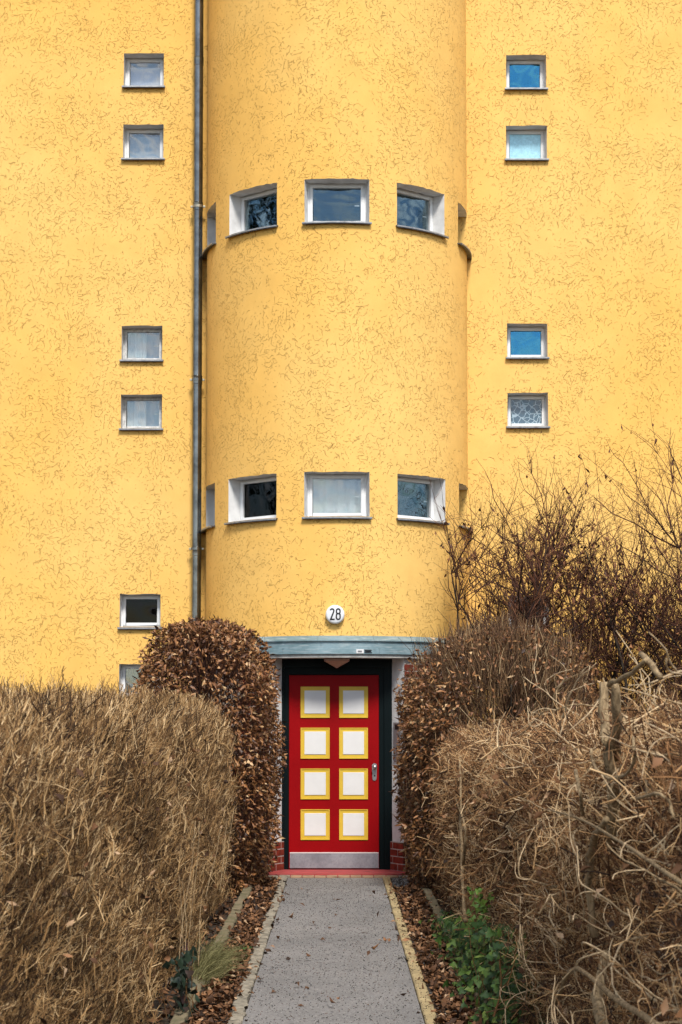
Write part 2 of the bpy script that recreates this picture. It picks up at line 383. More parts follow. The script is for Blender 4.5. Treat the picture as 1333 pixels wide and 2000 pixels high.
def wander(p0, d0, Ls, K, bend, jit, drift=None):
    """grow N polylines of K points"""
    n = len(p0); P = np.empty((n, K, 3)); P[:, 0] = p0; d = unit(d0)
    bv = rng.normal(0, 1, (n, 3))*bend
    if drift is not None: bv = bv + drift
    st = (Ls/(K-1))[:, None]
    for i in range(1, K):
        P[:, i] = P[:, i-1] + d*st
        d = unit(d + bv/(K-1) + rng.normal(0, jit, (n, 3)))
    return P
def merge(parts):
    Vs, Qs, Ts, o = [], [], [], 0
    for V, Q, t in parts:
        Vs.append(V); Qs.append(Q+o); Ts.append(t); o += len(V)
    return np.concatenate(Vs), np.concatenate(Qs), np.concatenate(Ts)
def leaf_mesh(pos, axis, nrm, ln, wd, tint, curl=0.25):
    """pointed folded leaves: 5 vertices, 4 triangles each"""
    n = len(pos); ax = unit(axis); side = unit(np.cross(ax, nrm)); up = np.cross(side, ax)
    l_ = ln[:, None]; w_ = wd[:, None]; fold = rng.uniform(-0.1, 0.5, n)[:, None]; c = rng.normal(0, curl, n)[:, None]
    V = np.stack([pos, pos+ax*l_*0.5+side*w_*0.5+up*w_*fold, pos+ax*l_*0.5+up*l_*c*0.35, pos+ax*l_*0.5-side*w_*0.5+up*w_*fold, pos+ax*l_*(1-np.abs(c)*0.3)-up*l_*c*0.8], 1)
    b = (np.arange(n)*5)[:, None, None]
    Q = (b+np.array([[0, 2, 1], [0, 3, 2], [1, 2, 4], [2, 3, 4]])[None]).reshape(-1, 3)
    return V.reshape(-1, 3), Q, np.repeat(tint, 5)

# ------------------------------------------------------------------ surface maps of the building
def flat(u, v, d): return (u, d, v)                                        # u = x, v = z, d = depth into the wall
def polar(t, v, d): return ((R-d)*math.sin(t), -(R-d)*math.cos(t), v)      # t = angle from the tower's front
DEG = math.radians

def facade(name, mapf, u0, u1, v0, v1, holes, ustep, vstep, mat, parent, uvs=1.0):
    """wall sheet with window openings; edges of the openings are left uneven"""
    us = {u0, u1}; vs = {v0, v1}
    for h in holes: us |= {h[0], h[1]}; vs |= {h[2], h[3]}
    def fill(s, st):
        s = sorted(s); o = []
        for a, b in zip(s, s[1:]):
            n = max(1, int(math.ceil((b-a)/st-1e-6)))
            o += [a+(b-a)*i/n for i in range(n)]
        return o+[s[-1]]
    us = fill(us, ustep); vs = fill(vs, vstep)
    rj = random.Random(name+str(len(holes)))
    pos = {}
    def P(i, j):
        if (i, j) not in pos:
            u, v = us[i], vs[j]; du = dv = 0
            for h in holes:
                e = 1e-6
                inu = h[0]-e <= u <= h[1]+e; inv = h[2]-e <= v <= h[3]+e
                if inu and abs(v-h[3]) < e: dv = rj.uniform(-0.006, 0.004)
                if inv and (abs(u-h[0]) < e or abs(u-h[1]) < e): du = rj.uniform(-0.002, 0.002)/uvs
            pos[(i, j)] = (u+du, v+dv)
        return pos[(i, j)]
    idx = {}; verts = []; uvl = []; faces = []
    def VI(i, j):
        if (i, j) not in idx:
            u, v = P(i, j); idx[(i, j)] = len(verts); verts.append(mapf(u, v, 0)); uvl.append((u*uvs, v))
        return idx[(i, j)]
    for i in range(len(us)-1):
        um = (us[i]+us[i+1])/2
        for j in range(len(vs)-1):
            vm = (vs[j]+vs[j+1])/2
            if any(h[0] < um < h[1] and h[2] < vm < h[3] for h in holes): continue
            faces.append((VI(i, j), VI(i+1, j), VI(i+1, j+1), VI(i, j+1)))
    me = bpy.data.meshes.new(name); me.from_pydata(verts, [], faces)
    uvn = me.uv_layers.new(name='UVMap')
    for lp in me.loops: uvn.data[lp.index].uv = uvl[lp.vertex_index]
    o = link(name, me, parent, mat, None, ustep < 0.2 and uvs != 1.0)
    # boundary loops for the reveals
    loops = []
    for h in holes:
        e = 1e-6
        I = [i for i, u in enumerate(us) if h[0]-e <= u <= h[1]+e]; J = [j for j, v in enumerate(vs) if h[2]-e <= v <= h[3]+e]
        loops.append([[P(i, J[0]) for i in I], [P(I[-1], j) for j in J], [P(i, J[-1]) for i in reversed(I)], [P(I[0], j) for j in reversed(J)]])
    return o, loops
def reveal(mapf, loop, depth, mat, parent, uvs=1.0, name='reveal', sides=(1, 2, 3), other=None):
    v = []; f = []; mi = []; uvl = []
    for s in (0,)+tuple(sides):
        pts = loop[s]
        for a, b in zip(pts, pts[1:]):
            i = len(v); v += [mapf(a[0], a[1], 0), mapf(b[0], b[1], 0), mapf(b[0], b[1], depth), mapf(a[0], a[1], depth)]
            uvl += [(a[0]*uvs, a[1]), (b[0]*uvs, b[1]), (b[0]*uvs+depth, b[1]+depth), (a[0]*uvs+depth, a[1]+depth)]
            f.append((i, i+1, i+2, i+3)); mi.append(1 if other and s in other[1] else 0)
    me = bpy.data.meshes.new(name); me.from_pydata(v, [], f); me.materials.append(mat)
    if other: me.materials.append(other[0])
    for p, k in zip(me.polygons, mi): p.material_index = k
    uvn = me.uv_layers.new(name='UVMap')
    for lp in me.loops: uvn.data[lp.index].uv = uvl[lp.vertex_index]
    return link(name, me, parent)

# ================================================================== SETTING
g = MB(); g.quad((-300, -300, 0), (300, -300, 0), (300, 300, 0), (-300, 300, 0))
ground = g.build('ground', SOIL); ground['kind'] = 'structure'
PX0, PX1 = -0.49, 0.454
STEP_F = -1.56
b_ = MB()
ys = np.linspace(-34, STEP_F-0.165, 160)
for a, c in zip(ys, ys[1:]): b_.quad((PX0, a, 0.006), (PX1, a, 0.006), (PX1, c, 0.006), (PX0, c, 0.006))
path = b_.build('path', ASPH); path['kind'] = 'structure'
def kerb(name, x0, x1, ya, yb, z1, ln, mat, rough, label=None):
    root = bpy.data.objects.new(name, None); COL.objects.link(root); root['kind'] = 'structure'
    y = yb
    while y > ya:
        l_ = ln*random.uniform(0.9, 1.1); dx = random.uniform(-rough, rough)
        bm = bmesh.new(); bmesh.ops.create_cube(bm, size=1)
        bmesh.ops.subdivide_edges(bm, edges=[e for e in bm.edges if abs(e.verts[0].co.y-e.verts[1].co.y) > 0.5], cuts=max(1, int(l_/0.08)), use_grid_fill=True)
        for q in bm.verts:
            jx = random.uniform(-rough, rough); jz = random.uniform(-rough, rough)*0.6 if q.co.z > 0 else 0
            q.co = ((x0+x1)/2+q.co.x*(x1-x0)+jx+dx*0.5, y-l_/2+q.co.y*(l_-0.006), -0.05+(q.co.z+0.5)*(z1+0.05)+jz)
        bmesh.ops.bevel(bm, geom=[e for e in bm.edges if e.calc_face_angle(0) > 0.8], offset=min(0.008, (x1-x0)*0.1), segments=1, affect='EDGES')
        me = bpy.data.meshes.new('kerb_stone'); bm.to_mesh(me); bm.free(); link('kerb_stone', me, root, mat)
        y -= l_
    return root
kerb('path_edging_yellow', 0.458, 0.527, -30, STEP_F-0.17, 0.022, 0.98, KERBY, 0.002)
kerb('path_edging_rough', -0.565, -0.494, -30, STEP_F-0.17, 0.024, 0.42, KERBG, 0.007)
kerb('bed_kerb_mossy', 0.765, 0.835, -30, -2.55, 0.075, 0.95, KERBO, 0.005)
kerb('bed_kerb_worn', -0.84, -0.765, -30, -2.3, 0.075, 0.95, KERBO, 0.006)

# ================================================================== BUILDING
H_TOP = 12.5
bld = empty('apartment_building', 'yellow stucco apartment house with a round stair tower over a red door', 'building')

# --- windows in the flat wall, from the photograph (left, right, top, bottom edges of each opening)
WL = [(243, 320, 104, 168, 'blind1', 'white top window beside the downpipe, pale lavender blind inside'),
      (241, 320, 243, 309, 'blind2', 'white window beside the downpipe with a blue grey blind'),
      (238, 317, 636, 702, 'curtain', 'old white window with curtain and handle, peeling bottom rail'),
      (236, 317, 770, 836, 'curtain2', 'old white window with curtain, below the one with a handle'),
      (234, 314, 1160, 1224, 'black', 'white window with a black pane above the leafy bush'),
      (233, 313, 1297, 1362, 'teal', 'white window half hidden by the leafy bush, teal curtain')]
WR = [(990, 1068, 107, 172, 'blue', 'white window with a deep blue reflecting pane'),
      (989, 1070, 245, 310, 'frost', 'white window with a light blue frosted pane'),
      (991, 1069, 632, 697, 'sky', 'white window reflecting sky and cloud'),
      (992, 1071, 767, 832, 'film', 'white window with a patterned petal film on its pane'),
      (993, 1072, 1164, 1229, 'black', 'white window behind the bare shrub')]
def stack(ws):
    x0 = np.mean([on_y(a[0], (a[2]+a[3])/2, 0).x for a in ws]); x1 = np.mean([on_y(a[1], (a[2]+a[3])/2, 0).x for a in ws])
    return [(x0+(on_y(a[0], a[3], 0).x-x0)*0.5, x1+(on_y(a[1], a[3], 0).x-x1)*0.5, on_y(a[0], a[3], 0).z, on_y(a[0], a[2], 0).z) for a in ws]
HL, HR = stack(WL), stack(WR)
wallL, loopsL = facade('wall', flat, -9.0, -R+0.06, -0.1, H_TOP, HL, 0.09, 0.3, YEL, bld)
wallR, loopsR = facade('wall', flat, R-0.06, 9.0, -0.1, H_TOP, HR, 0.09, 0.3, YEL, bld)

# --- tower windows
zt = [on_y(659, 348, -R).z, on_y(659, 921, -R).z]; zb = [on_y(659, 432, -R).z, on_y(659, 1008, -R).z]
HT = []; HTinfo = []
for lv in (0, 1):
    for k in (-2, -1, 0, 1, 2):
        c = 39.0*k; hw = 13.4
        t0, t1 = c-hw, c+hw
        if k == -2: t0, t1 = -89.0, -64.8
        if k == 2: t0, t1 = 64.8, 89.0
        HT.append((DEG(t0), DEG(t1), zb[lv], zt[lv])); HTinfo.append((lv, k))
Z_CAN = on_y(658, 1243, -R-0.03).z         # top of the canopy flashing on the wall
tower, loopsT = facade('stair_tower_wall', polar, DEG(-90), DEG(90), Z_CAN-0.05, H_TOP, HT, DEG(1.7), 0.25, YEL, bld, uvs=R)

# --- window builder; m(a, b, c): a sideways, b up, c outward from the frame face
def make_window(kind, m, hw, z0, z1, label=None, old=False):
    pvc = WHITE_OLD if old else WHITE_PVC
    fw = 0.034; f = MB()
    for (a0, a1, b0, b1) in ((-hw, -hw+fw, z0, z1), (hw-fw, hw, z0, z1), (-hw+fw, hw-fw, z1-fw, z1), (-hw+fw, hw-fw, z0, z0+fw)):
        f.mapbox(m, a0, a1, b0, b1, 0.0, -0.06)
    o = f.build('window', pvc, bld, bevel=0.003)
    if label: o['label'] = label
    # casement, set a little proud of the fixed frame
    sw = 0.022 if old else 0.03; s = MB(); i0, i1, j0, j1 = -hw+fw-0.008, hw-fw+0.008, z0+fw-0.008, z1-fw+0.008
    for (a0, a1, b0, b1) in ((i0, i0+sw, j0, j1), (i1-sw, i1, j0, j1), (i0+sw, i1-sw, j1-sw, j1), (i0+sw, i1-sw, j0, j0+sw)):
        s.mapbox(m, a0, a1, b0, b1, 0.012, -0.045)
    s.build('sash', pvc, o, bevel=0.003)
    p = MB(); p.mapbox(m, i0+sw-0.004, i1-sw+0.004, j0+sw-0.004, j1-sw+0.004, -0.012, -0.018)
    gm = {'blue': GL_BLUE, 'sky': GL_BLUE, 'frost': GL_FROST, 'film': GL_FILM, 'black': GL_DARK, 'mid': GL_MID}.get(kind, GL_CLEAR)
    p.build('pane', gm, o)
    h = MB(); hz = (z0+z1)/2-0.01
    if kind in ('curtain', 'mid', 'dark', 'curtain2', 'net'):
        sgn = 1 if m(1, 0, 0)[0] > 0 else -1
        hx = i1-sw-0.03
        h.mapbox(m, hx-0.035, hx+0.015, hz, hz+0.014, -0.028, -0.04); h.build('handle', pvc, o, bevel=0.002)
    def sheet(name, a0, a1, mat, amp=0.012, waves=5, c=-0.075, top=j1-sw-0.001):
        q = MB(); n = 40
        for i in range(n):
            A = a0+(a1-a0)*i/n; B = a0+(a1-a0)*(i+1)/n
            ca = c+amp*math.sin(i/n*waves*2*PI)+amp*0.4*math.sin(i*1.3); cb = c+amp*math.sin((i+1)/n*waves*2*PI)+amp*0.4*math.sin((i+1)*1.3)
            q.quad(m(A, j0, ca), m(B, j0, cb), m(B, top, cb), m(A, top, ca))
        q.build(name, mat, o, smooth=True)
    if kind == 'blind1': sheet('blind', i0+sw-0.01, i1-sw+0.01, BLIND1, 0.002, 1, top=j1-sw-0.03)
    if kind == 'blind2': sheet('blind', i0+sw-0.01, i1-sw+0.01, BLIND2, 0.002, 1, top=j1-sw-0.015)
    if kind in ('curtain', 'curtain2'):
        sheet('curtain', i0+sw-0.01, i0+(i1-i0)*0.57, CURT, 0.010, 3)
        sheet('blind', i0+sw, i1-sw+0.01, BLIND2, 0.002, 1, c=-0.12)
    if kind == 'teal': sheet('curtain', i0+sw-0.01, i1-sw+0.01, CURTT, 0.016, 7)
    if kind == 'net': sheet('curtain', i0+sw-0.01, i1-sw+0.01, CURT, 0.014, 4, c=-0.10)
    return o
def make_sill(o, mapf, us, z, over):
    # sheet-metal sill with a folded lip, sloping outward
    sweep('sill', mapf, us, [(z+0.004, 0.11), (z-0.010, -over), (z-0.034, -over), (z-0.034, -over+0.006), (z-0.018, -over+0.012), (z-0.012, 0.11)], SILL, o)
    sweep('sill_lip', mapf, us, [(z-0.012, -over-0.002), (z-0.012, -over-0.006), (z-0.027, -over-0.006), (z-0.027, -over-0.002)], SILL_EDGE, o)
DEPTH = 0.155
for ws, hs, lps in ((WL, HL, loopsL), (WR, HR, loopsR)):
    for a, h, lp in zip(ws, hs, lps):
        xc, hw = (h[0]+h[1])/2, (h[1]-h[0])/2
        m = lambda A, B, C, xc=xc: (xc+A, DEPTH-C, B)
        o = make_window(a[4], m, hw+0.004, h[2]-0.004, h[3]+0.008, a[5], a[4].startswith('curtain'))
        reveal(flat, lp, DEPTH+0.05, WHITE_REV, o)
        make_sill(o, flat, [h[0]-0.018, h[1]+0.018], h[2]+0.002, 0.04)
TK = {(0, -1): 'mid', (0, 0): 'mid', (0, 1): 'mid', (1, -1): 'black', (1, 0): 'net', (1, 1): 'mid', (0, -2): 'dark', (0, 2): 'dark', (1, -2): 'dark', (1, 2): 'dark'}
for h, lp, (lv, k) in zip(HT, loopsT, HTinfo):
    tcn = (h[0]+h[1])/2; hwa = (h[1]-h[0])/2; ri = R-0.15
    pl = ri*math.cos(hwa); hw = ri*math.sin(hwa)
    n_ = Vector((math.sin(tcn), -math.cos(tcn), 0)); s_ = Vector((math.cos(tcn), math.sin(tcn), 0))
    m = lambda A, B, C, n_=n_, s_=s_, pl=pl: tuple(n_*(pl+C)+s_*A+Vector((0, 0, B)))
    pos = {-2: 'at the downpipe end of', -1: 'between downpipe and middle of', 0: 'middle of', 1: 'right of middle in', 2: 'far end of'}[k]
    o = make_window(TK[(lv, k)], m, hw+0.006, h[2]-0.004, h[3]+0.008, None)
    reveal(polar, lp, 0.20, WHITE_REV, o, uvs=R, other=(YEL, (1, 3)) if k == 2 else None)
    e = 0.016/R; us = np.linspace(h[0]-e, h[1]+e, 15)
    if k == -2: us = np.linspace(DEG(-95), h[1]+e, 15)
    if k == 2: us = np.linspace(h[0]-e, DEG(94), 15)
    make_sill(o, polar, list(us), h[2]+0.002, 0.05 if abs(k) == 2 else 0.04)

# --- ground storey of the tower: brick outside, door opening between splayed white reveals
Z_SOF = on_y(659, 1284, -R-0.05).z
T_D = DEG(28.6)
gs, lpg = facade('stair_tower_base', polar, DEG(-90), DEG(90), -0.1, Z_SOF+0.01, [(-T_D, T_D, -0.05, Z_SOF+0.005)], DEG(2.0), 0.3, MORTAR, bld, uvs=R)
rd = reveal(polar, lpg[0], 0.30, WHITE_REV, bld, uvs=R, name='door_reveal', sides=(1, 3))
# bricks: outer face beside the opening, and the plinth inside the splay
def brick_polar(t0, t1, z0, z1, d0, d1, mat, parent):
    b = MB(); b.mapbox(polar, t0, t1, z0, z1, d0, d1); return b.build('brick', mat, parent, bevel=0.003)
plinth = bpy.data.objects.new('brick_plinth', None)
for sgn in (-1, 1):
    zc = 0.036; row = 0
    while zc < Z_SOF-0.07:
        a0, a1 = T_D+0.0015, T_D+0.075+(0.085 if row % 2 else 0.0)
        ts = sorted((sgn*a0, sgn*a1)); brick_polar(ts[0], ts[1], zc, zc+0.063, -0.005, 0.01, BRICKDK if row % 3 else BRICK, gs)
        a2 = a1+0.007; ts = sorted((sgn*a2, sgn*(a2+0.16))); brick_polar(ts[0], ts[1], zc, zc+0.063, -0.005, 0.01, BRICK if row % 3 else BRICKDK, gs)
        row += 1; zc += 0.0735
    ts = sorted((sgn*(T_D+0.0), sgn*(T_D-0.0145))); q = MB(); q.mapbox(polar, ts[0], ts[1], 0.034, 0.036+4*0.0735-0.002, -0.004, 0.268); q.build('plinth_mortar', MORTAR, gs)
    for row in range(4):                                   # splayed plinth courses
        z0 = 0.036+row*0.0735; dsplit = 0.10 if row % 2 == 0 else 0.205
        for da, db in ((0.004, dsplit), (dsplit+0.009, 0.27)):
            if db-da < 0.02: continue
            ts = sorted((sgn*(T_D+0.0), sgn*(T_D-0.016))); brick_polar(ts[0], ts[1], z0, z0+0.063, da-0.010 if da < 0.01 else da, db, BRICK, gs)
# --- door frame and door
YD = -1.045                                                # plane of the door leaf's face
def dpt(px, py): return on_y(px, py, YD)
dl, dr = dpt(565, 1500).x, dpt(740.5, 1500).x; dt = dpt(650, 1318.7).z; db_ = dpt(650, 1696).z
fl, fr = dpt(544, 1500).x-0.02, dpt(764, 1500).x+0.02; ft = Z_SOF+0.02
f = MB()
f.box(fl, dl-0.055, YD-0.01, YD+0.09, 0.0, ft); f.box(dr+0.055, fr, YD-0.01, YD+0.09, 0.0, ft); f.box(dl-0.055, dr+0.055, YD-0.01, YD+0.09, dt+0.075, ft)
f.box(dl-0.055, dl-0.004, YD+0.012, YD+0.09, 0.0, dt+0.075); f.box(dr+0.004, dr+0.055, YD+0.012, YD+0.09, 0.0, dt+0.075); f.box(dl-0.004, dr+0.004, YD+0.012, YD+0.09, dt+0.004, dt+0.075)
f.build('door_frame', DGREEN, bld, bevel=0.004)
door = box('door', dl, dr, YD, YD+0.05, db_-0.003, dt, RED, bld, bevel=0.003)
pxs = [(587.7, 644.3), (663.0, 719.0)]; pys = [(1341.2, 1402), (1421.3, 1481.7), (1501, 1561), (1580.7, 1640.4)]
for (xa, xb) in pxs:
    for (ya, yb) in pys:
        A, B = dpt(xa, ya), dpt(xb, yb)
        q = MB()
        e = 0.010                                         # moulding: raised rim around a recessed yellow field
        for (x0, x1, z0, z1) in ((A.x, B.x, A.z-e, A.z), (A.x, B.x, B.z, B.z+e), (A.x, A.x+e, B.z+e, A.z-e), (B.x-e, B.x, B.z+e, A.z-e)):
            q.box(x0, x1, YD-0.010, YD+0.002, z0, z1)
        q.box(A.x+e, B.x-e, YD-0.004, YD+0.002, B.z+e, A.z-e)
        q.build('panel_moulding', YPAN, door)
        mg = 0.040
        box('panel', A.x+mg, B.x-mg, YD-0.010, YD-0.003, B.z+mg+0.004, A.z-mg, WPAN, door, bevel=0.003)
A, B = dpt(566.5, 1665.2), dpt(740, 1695.6)
kp = box('kick_plate', A.x, B.x, YD-0.006, YD+0.001, B.z, A.z-0.008, KICK, door, bevel=0.002)
box('plate_edge', A.x, B.x, YD-0.009, YD+0.001, A.z-0.0075, A.z+0.003, WPAN, door, bevel=0.001)
for px in (570.5, 736):
    for py in (1669, 1692):
        c = dpt(px, py); lathe('screw', [(0.0, 0.004), (0.005, 0.003), (0.006, 0.0)], STEEL, door, 10, loc=(c.x, YD-0.006, c.z))
A, B = dpt(727, 1490.8), dpt(736.8, 1524.8)
hp = MB(); n = 14; w2 = (B.x-A.x)/2; xc = (A.x+B.x)/2
pts = [(xc+w2*math.cos(a), A.z-w2+w2*math.sin(a)) for a in np.linspace(0, PI, n)]+[(xc+w2*0.8*math.cos(a), B.z+w2+w2*math.sin(a)) for a in np.linspace(PI, 2*PI, n)]
me = bpy.data.meshes.new('handle_plate'); k_ = len(pts)
me.from_pydata([(x, YD-0.009, z) for x, z in pts]+[(x, YD+0.001, z) for x, z in pts], [], [tuple(range(k_))]+[tuple(k_+i for i in reversed(range(k_)))]+[(i, (i+1) % k_, k_+(i+1) % k_, k_+i) for i in range(k_)])
bm = bmesh.new(); bm.from_mesh(me); bmesh.ops.recalc_face_normals(bm, faces=bm.faces); bm.to_mesh(me); bm.free()
link('handle_plate', me, door, STEEL)
c = dpt(732.3, 1498.2)
lathe('door_knob', [(0.0, 0.062), (0.014, 0.060), (0.022, 0.053), (0.025, 0.044), (0.022, 0.034), (0.013, 0.026), (0.010, 0.018), (0.011, 0.0)], STEEL, door, 24, loc=(c.x, YD-0.009, c.z))
c = dpt(732, 1515); lathe('lock_cylinder', [(0.0, 0.004), (0.008, 0.004), (0.009, 0.0)], BLACK, door, 16, loc=(c.x, YD-0.009, c.z))
# --- threshold
st = MB(); xw = 0.70
arc = [(xw+0.03, STEP_F), (xw+0.03, -1.30), (fr+0.02, YD+0.02)]
outline = [(-a, b) for a, b in arc]+[(a, b) for a, b in reversed(arc)]
me = bpy.data.meshes.new('threshold_step'); k_ = len(outline)
me.from_pydata([(x, y, 0.034) for x, y in outline]+[(x, y, -0.02) for x, y in outline], [], [tuple(range(k_)), tuple(k_+i for i in reversed(range(k_)))]+[(i, (i+1) % k_, k_+(i+1) % k_, k_+i) for i in range(k_)])
bm = bmesh.new(); bm.from_mesh(me); bmesh.ops.recalc_face_normals(bm, faces=bm.faces); bm.to_mesh(me); bm.free()
stp = link('threshold_step', me, bld, REDSTEP)
x = -0.70
while x < 0.70:
    wdt = random.uniform(0.115, 0.125)
    t = box('edging_brick', x, x+wdt-0.008, STEP_F-0.155, STEP_F-0.004, -0.02, 0.022+random.uniform(-0.002, 0.002), TILE if abs(x) < 0.52 else KERBG, stp, bevel=0.005)
    x += wdt
for xs in (-0.86, 0.86): box('plinth_stone', xs-0.10, xs+0.10, STEP_F-0.12, STEP_F+0.06, -0.02, 0.07, CONC, stp, bevel=0.015)

# --- canopy: concrete ring slab with zinc flashing
zc0, zc1, zc2, zc3, zc4 = [on_y(659, y, -R-0.06).z for y in (1241, 1250.5, 1267, 1277, 1284)]
TC = DEG(68); us = list(np.linspace(-TC, TC, 60))
can = sweep('canopy', polar, us, [(zc4, 0.26), (zc4, -0.045), (zc3-0.001, -0.045), (zc3+0.10, -0.03), (zc3+0.10, 0.26)], CONC, bld)
fb = [-68, -40, -21.5, 16.8, 44, 68]                       # seams of the fascia sheets
for a, c in zip(fb, fb[1:]):
    us_ = list(np.linspace(DEG(a)+0.0006, DEG(c)-0.0006, 22))
    sweep('fascia_sheet', polar, us_, [(zc1-0.004, -0.052), (zc2, -0.056), (zc2-0.002, -0.064), (zc3, -0.066), (zc3, -0.047), (zc1-0.004, -0.047)], ZINC, can)
    us_ = list(np.linspace(DEG(c)-0.010, DEG(c)+0.010, 3))
    if c < 68: sweep('seam', polar, us_, [(zc1-0.006, -0.054), (zc2+0.004, -0.059), (zc2+0.004, -0.050), (zc1-0.006, -0.050)], ZINC, can)
fb = [-68, -47, -27, -7.5, 14.5, 31.5, 50, 68]
for a, c in zip(fb, fb[1:]):
    us_ = list(np.linspace(DEG(a)+0.0008, DEG(c)-0.0008, 16)); tw = random.uniform(-0.001, 0.001)
    sweep('cap_flashing', polar, us_, [(zc0+tw, -0.004), (zc0-0.006, -0.012), (zc1+0.002, -0.074), (zc1-0.008, -0.074), (zc1-0.006, -0.066), (zc1+0.012, -0.02), (zc0-0.02, 0.002)], ZINC, can)
# maker's sticker on the fascia lip
tS = math.asin((709.5-CX)/F*(D-R)/R); rS = 0.0
def stick(ta, tb, z0, z1, dd, mat, nm): sweep(nm, polar, list(np.linspace(ta, tb, 5)), [(z0, dd), (z1, dd), (z1, dd+0.0015), (z0, dd+0.0015)], mat, can)
pxm = 1/191.0/R
stick(tS-15*pxm, tS-1*pxm, zc3+0.006, zc2-0.004, -0.0695, WPAN, 'sticker')
stick(tS-12.5*pxm, tS-4.5*pxm, zc3+0.016, zc2-0.018, -0.0712, PANELGR, 'sticker_print')
for q, (z_a, z_b) in enumerate(((0.036, 0.044), (0.022, 0.031), (0.009, 0.017))): stick(tS+0.5*pxm, tS+(14, 13, 14.5)[q]*pxm, zc3+z_a, zc3+z_b, -0.0695, BLACK, 'sticker_print')

# --- rest of the shell, so that rooms are dark and the house is closed
sh = MB(); T = 0.25
sh.quad((-9, 0, -0.1), (-9, 9, -0.1), (-9, 9, H_TOP), (-9, 0, H_TOP)); sh.quad((9, 0, -0.1), (9, 9, -0.1), (9, 9, H_TOP), (9, 0, H_TOP)); sh.quad((-9, 9, -0.1), (9, 9, -0.1), (9, 9, H_TOP), (-9, 9, H_TOP))
sh.build('rear_wall', BACKW, bld)
rf = MB(); rf.box(-9.3, 9.3, -0.35, 9.3, H_TOP-0.001, H_TOP+0.3); rf.build('roof', ROOFM, bld, bevel=0.01)
sweep('tower_roof', polar, list(np.linspace(DEG(-90), DEG(90), 50)), [(H_TOP, -0.15), (H_TOP+0.2, -0.15), (H_TOP+0.2, 1.44), (H_TOP, 1.44)], ROOFM, bld)
for i_, z_ in enumerate((2.55, 5.35, 8.1)): box('floor_slab', -8.98, 8.98, 0.30, 8.98, z_, z_+0.2, DARKIN, bld)
box('partition', -8.9, 8.9, 3.6, 3.8, 0.0, H_TOP-0.01, DARKIN, bld)

# ================================================================== FIXTURES
# downpipe
XP, YP, RP = -1.548, -0.105, 0.052
dp = empty('downpipe', 'grey metal rain downpipe on the wall beside the round tower', 'downpipe', (XP, YP, 0))
zj = [on_y(384, y, YP).z for y in (112, 404, 742, 1072)]
lathe('pipe', [(0.0, 0.02), (RP, 0.02), (RP, 3.0), (RP, 6.0), (RP, H_TOP), (0.0, H_TOP)], PIPE, dp, 32, 'z')
for z in zj[:1]+[zj[1]+0.05, zj[2]+0.045, zj[3]+0.02]:
    lathe('pipe_socket', [(RP-0.001, z-0.10), (RP+0.004, z-0.095), (RP+0.004, z-0.01), (RP+0.006, z-0.004), (RP-0.001, z)], PIPE, dp, 32, 'z')
for z in zj[1:]:
    br = lathe('bracket', [(RP+0.001, z-0.014), (RP+0.009, z-0.014), (RP+0.009, z+0.014), (RP+0.001, z+0.014)], BRACKET if z == zj[1] else PIPE, dp, 32, 'z', smooth=False)
    for s in (-1, 1): box('bracket_ear', s*(RP+0.017)-0.013, s*(RP+0.017)+0.013, -0.012, 0.012, z-0.011, z+0.011, BRACKET, br, bevel=0.002)
    box('wall_pin', -0.008, 0.008, RP, 0.115, z-0.006, z+0.006, BRACKET, br)

# house number lamp
zc = on_y(655, 1200, -R-0.05); NR = 0.0975
hn = empty('house_number_sign', 'round white enamel house number 28 on yellow stucco above the canopy', 'sign', (zc.x, -R+0.003, zc.z))
lathe('disc', [(0.0, 0.068), (NR*0.80, 0.068), (NR*0.90, 0.064), (NR*0.97, 0.055), (NR, 0.042), (NR, 0.010), (NR*0.96, -0.012), (0.0, -0.012)], ENAMEL, hn, 56)
def stroke(name, pts, wd, parent, y):
    P = [Vector((p[0], 0, p[1])) for p in pts]; v = []; f = []; n = len(P); closed = (P[0]-P[-1]).length < 1e-6
    for i in range(n):
        a = P[i-1] if i else (P[-2] if closed else P[0]); c = P[i+1] if i < n-1 else (P[1] if closed else P[-1])
        if i and i < n-1 or closed:
            d1 = (P[i]-a).normalized(); d2 = (c-P[i]).normalized(); t = (d1+d2).normalized(); k = min(1.6, 1/max(0.5, t.dot(d1)))
        else: t = (c-a).normalized(); k = 1
        nn = Vector((-t.z, 0, t.x))*wd/2*k
        for yy in (y, y+0.004): v += [tuple(P[i]+nn+Vector((0, yy, 0))), tuple(P[i]-nn+Vector((0, yy, 0)))]
    for i in range(n-1):
        a, b = 4*i, 4*i+4
        f += [(a, b, b+1, a+1), (a+2, a+3, b+3, b+2), (a, a+2, b+2, b), (a+1, b+1, b+3, a+3)]
    me = bpy.data.meshes.new(name); me.from_pydata(v, [], f); return link(name, me, parent, BLACK)
def arcp(cx, cz, rx, rz, a0, a1, n=16): return [(cx+rx*math.cos(DEG(a)), cz+rz*math.sin(DEG(a))) for a in np.linspace(a0, a1, n)]
S_ = 1/22.2/190.0          # zoomed photograph pixels to metres
def dz(x, y): return ((x-555)*S_, (665-y)*S_)
two = arcp(*dz(425, 500), 77*S_, 70*S_, 168, 0, 16)+[dz(495, 545), dz(365, 880), dz(364, 881)]
stroke('digit_two', two, 60*S_, hn, -0.0715)
stroke('digit_two', [dz(332, 880), dz(535, 880)], 58*S_, hn, -0.0717)
cx, cz = dz(690, 520)
up = arcp(*dz(690, 505), 76*S_, 78*S_, 0, 180, 12)+arcp(*dz(690, 565), 76*S_, 66*S_, 180, 360, 12); up.append(up[0])
lo = arcp(*dz(690, 705), 80*S_, 76*S_, 0, 180, 12)+arcp(*dz(690, 800), 80*S_, 80*S_, 180, 360, 12); lo.append(lo[0])
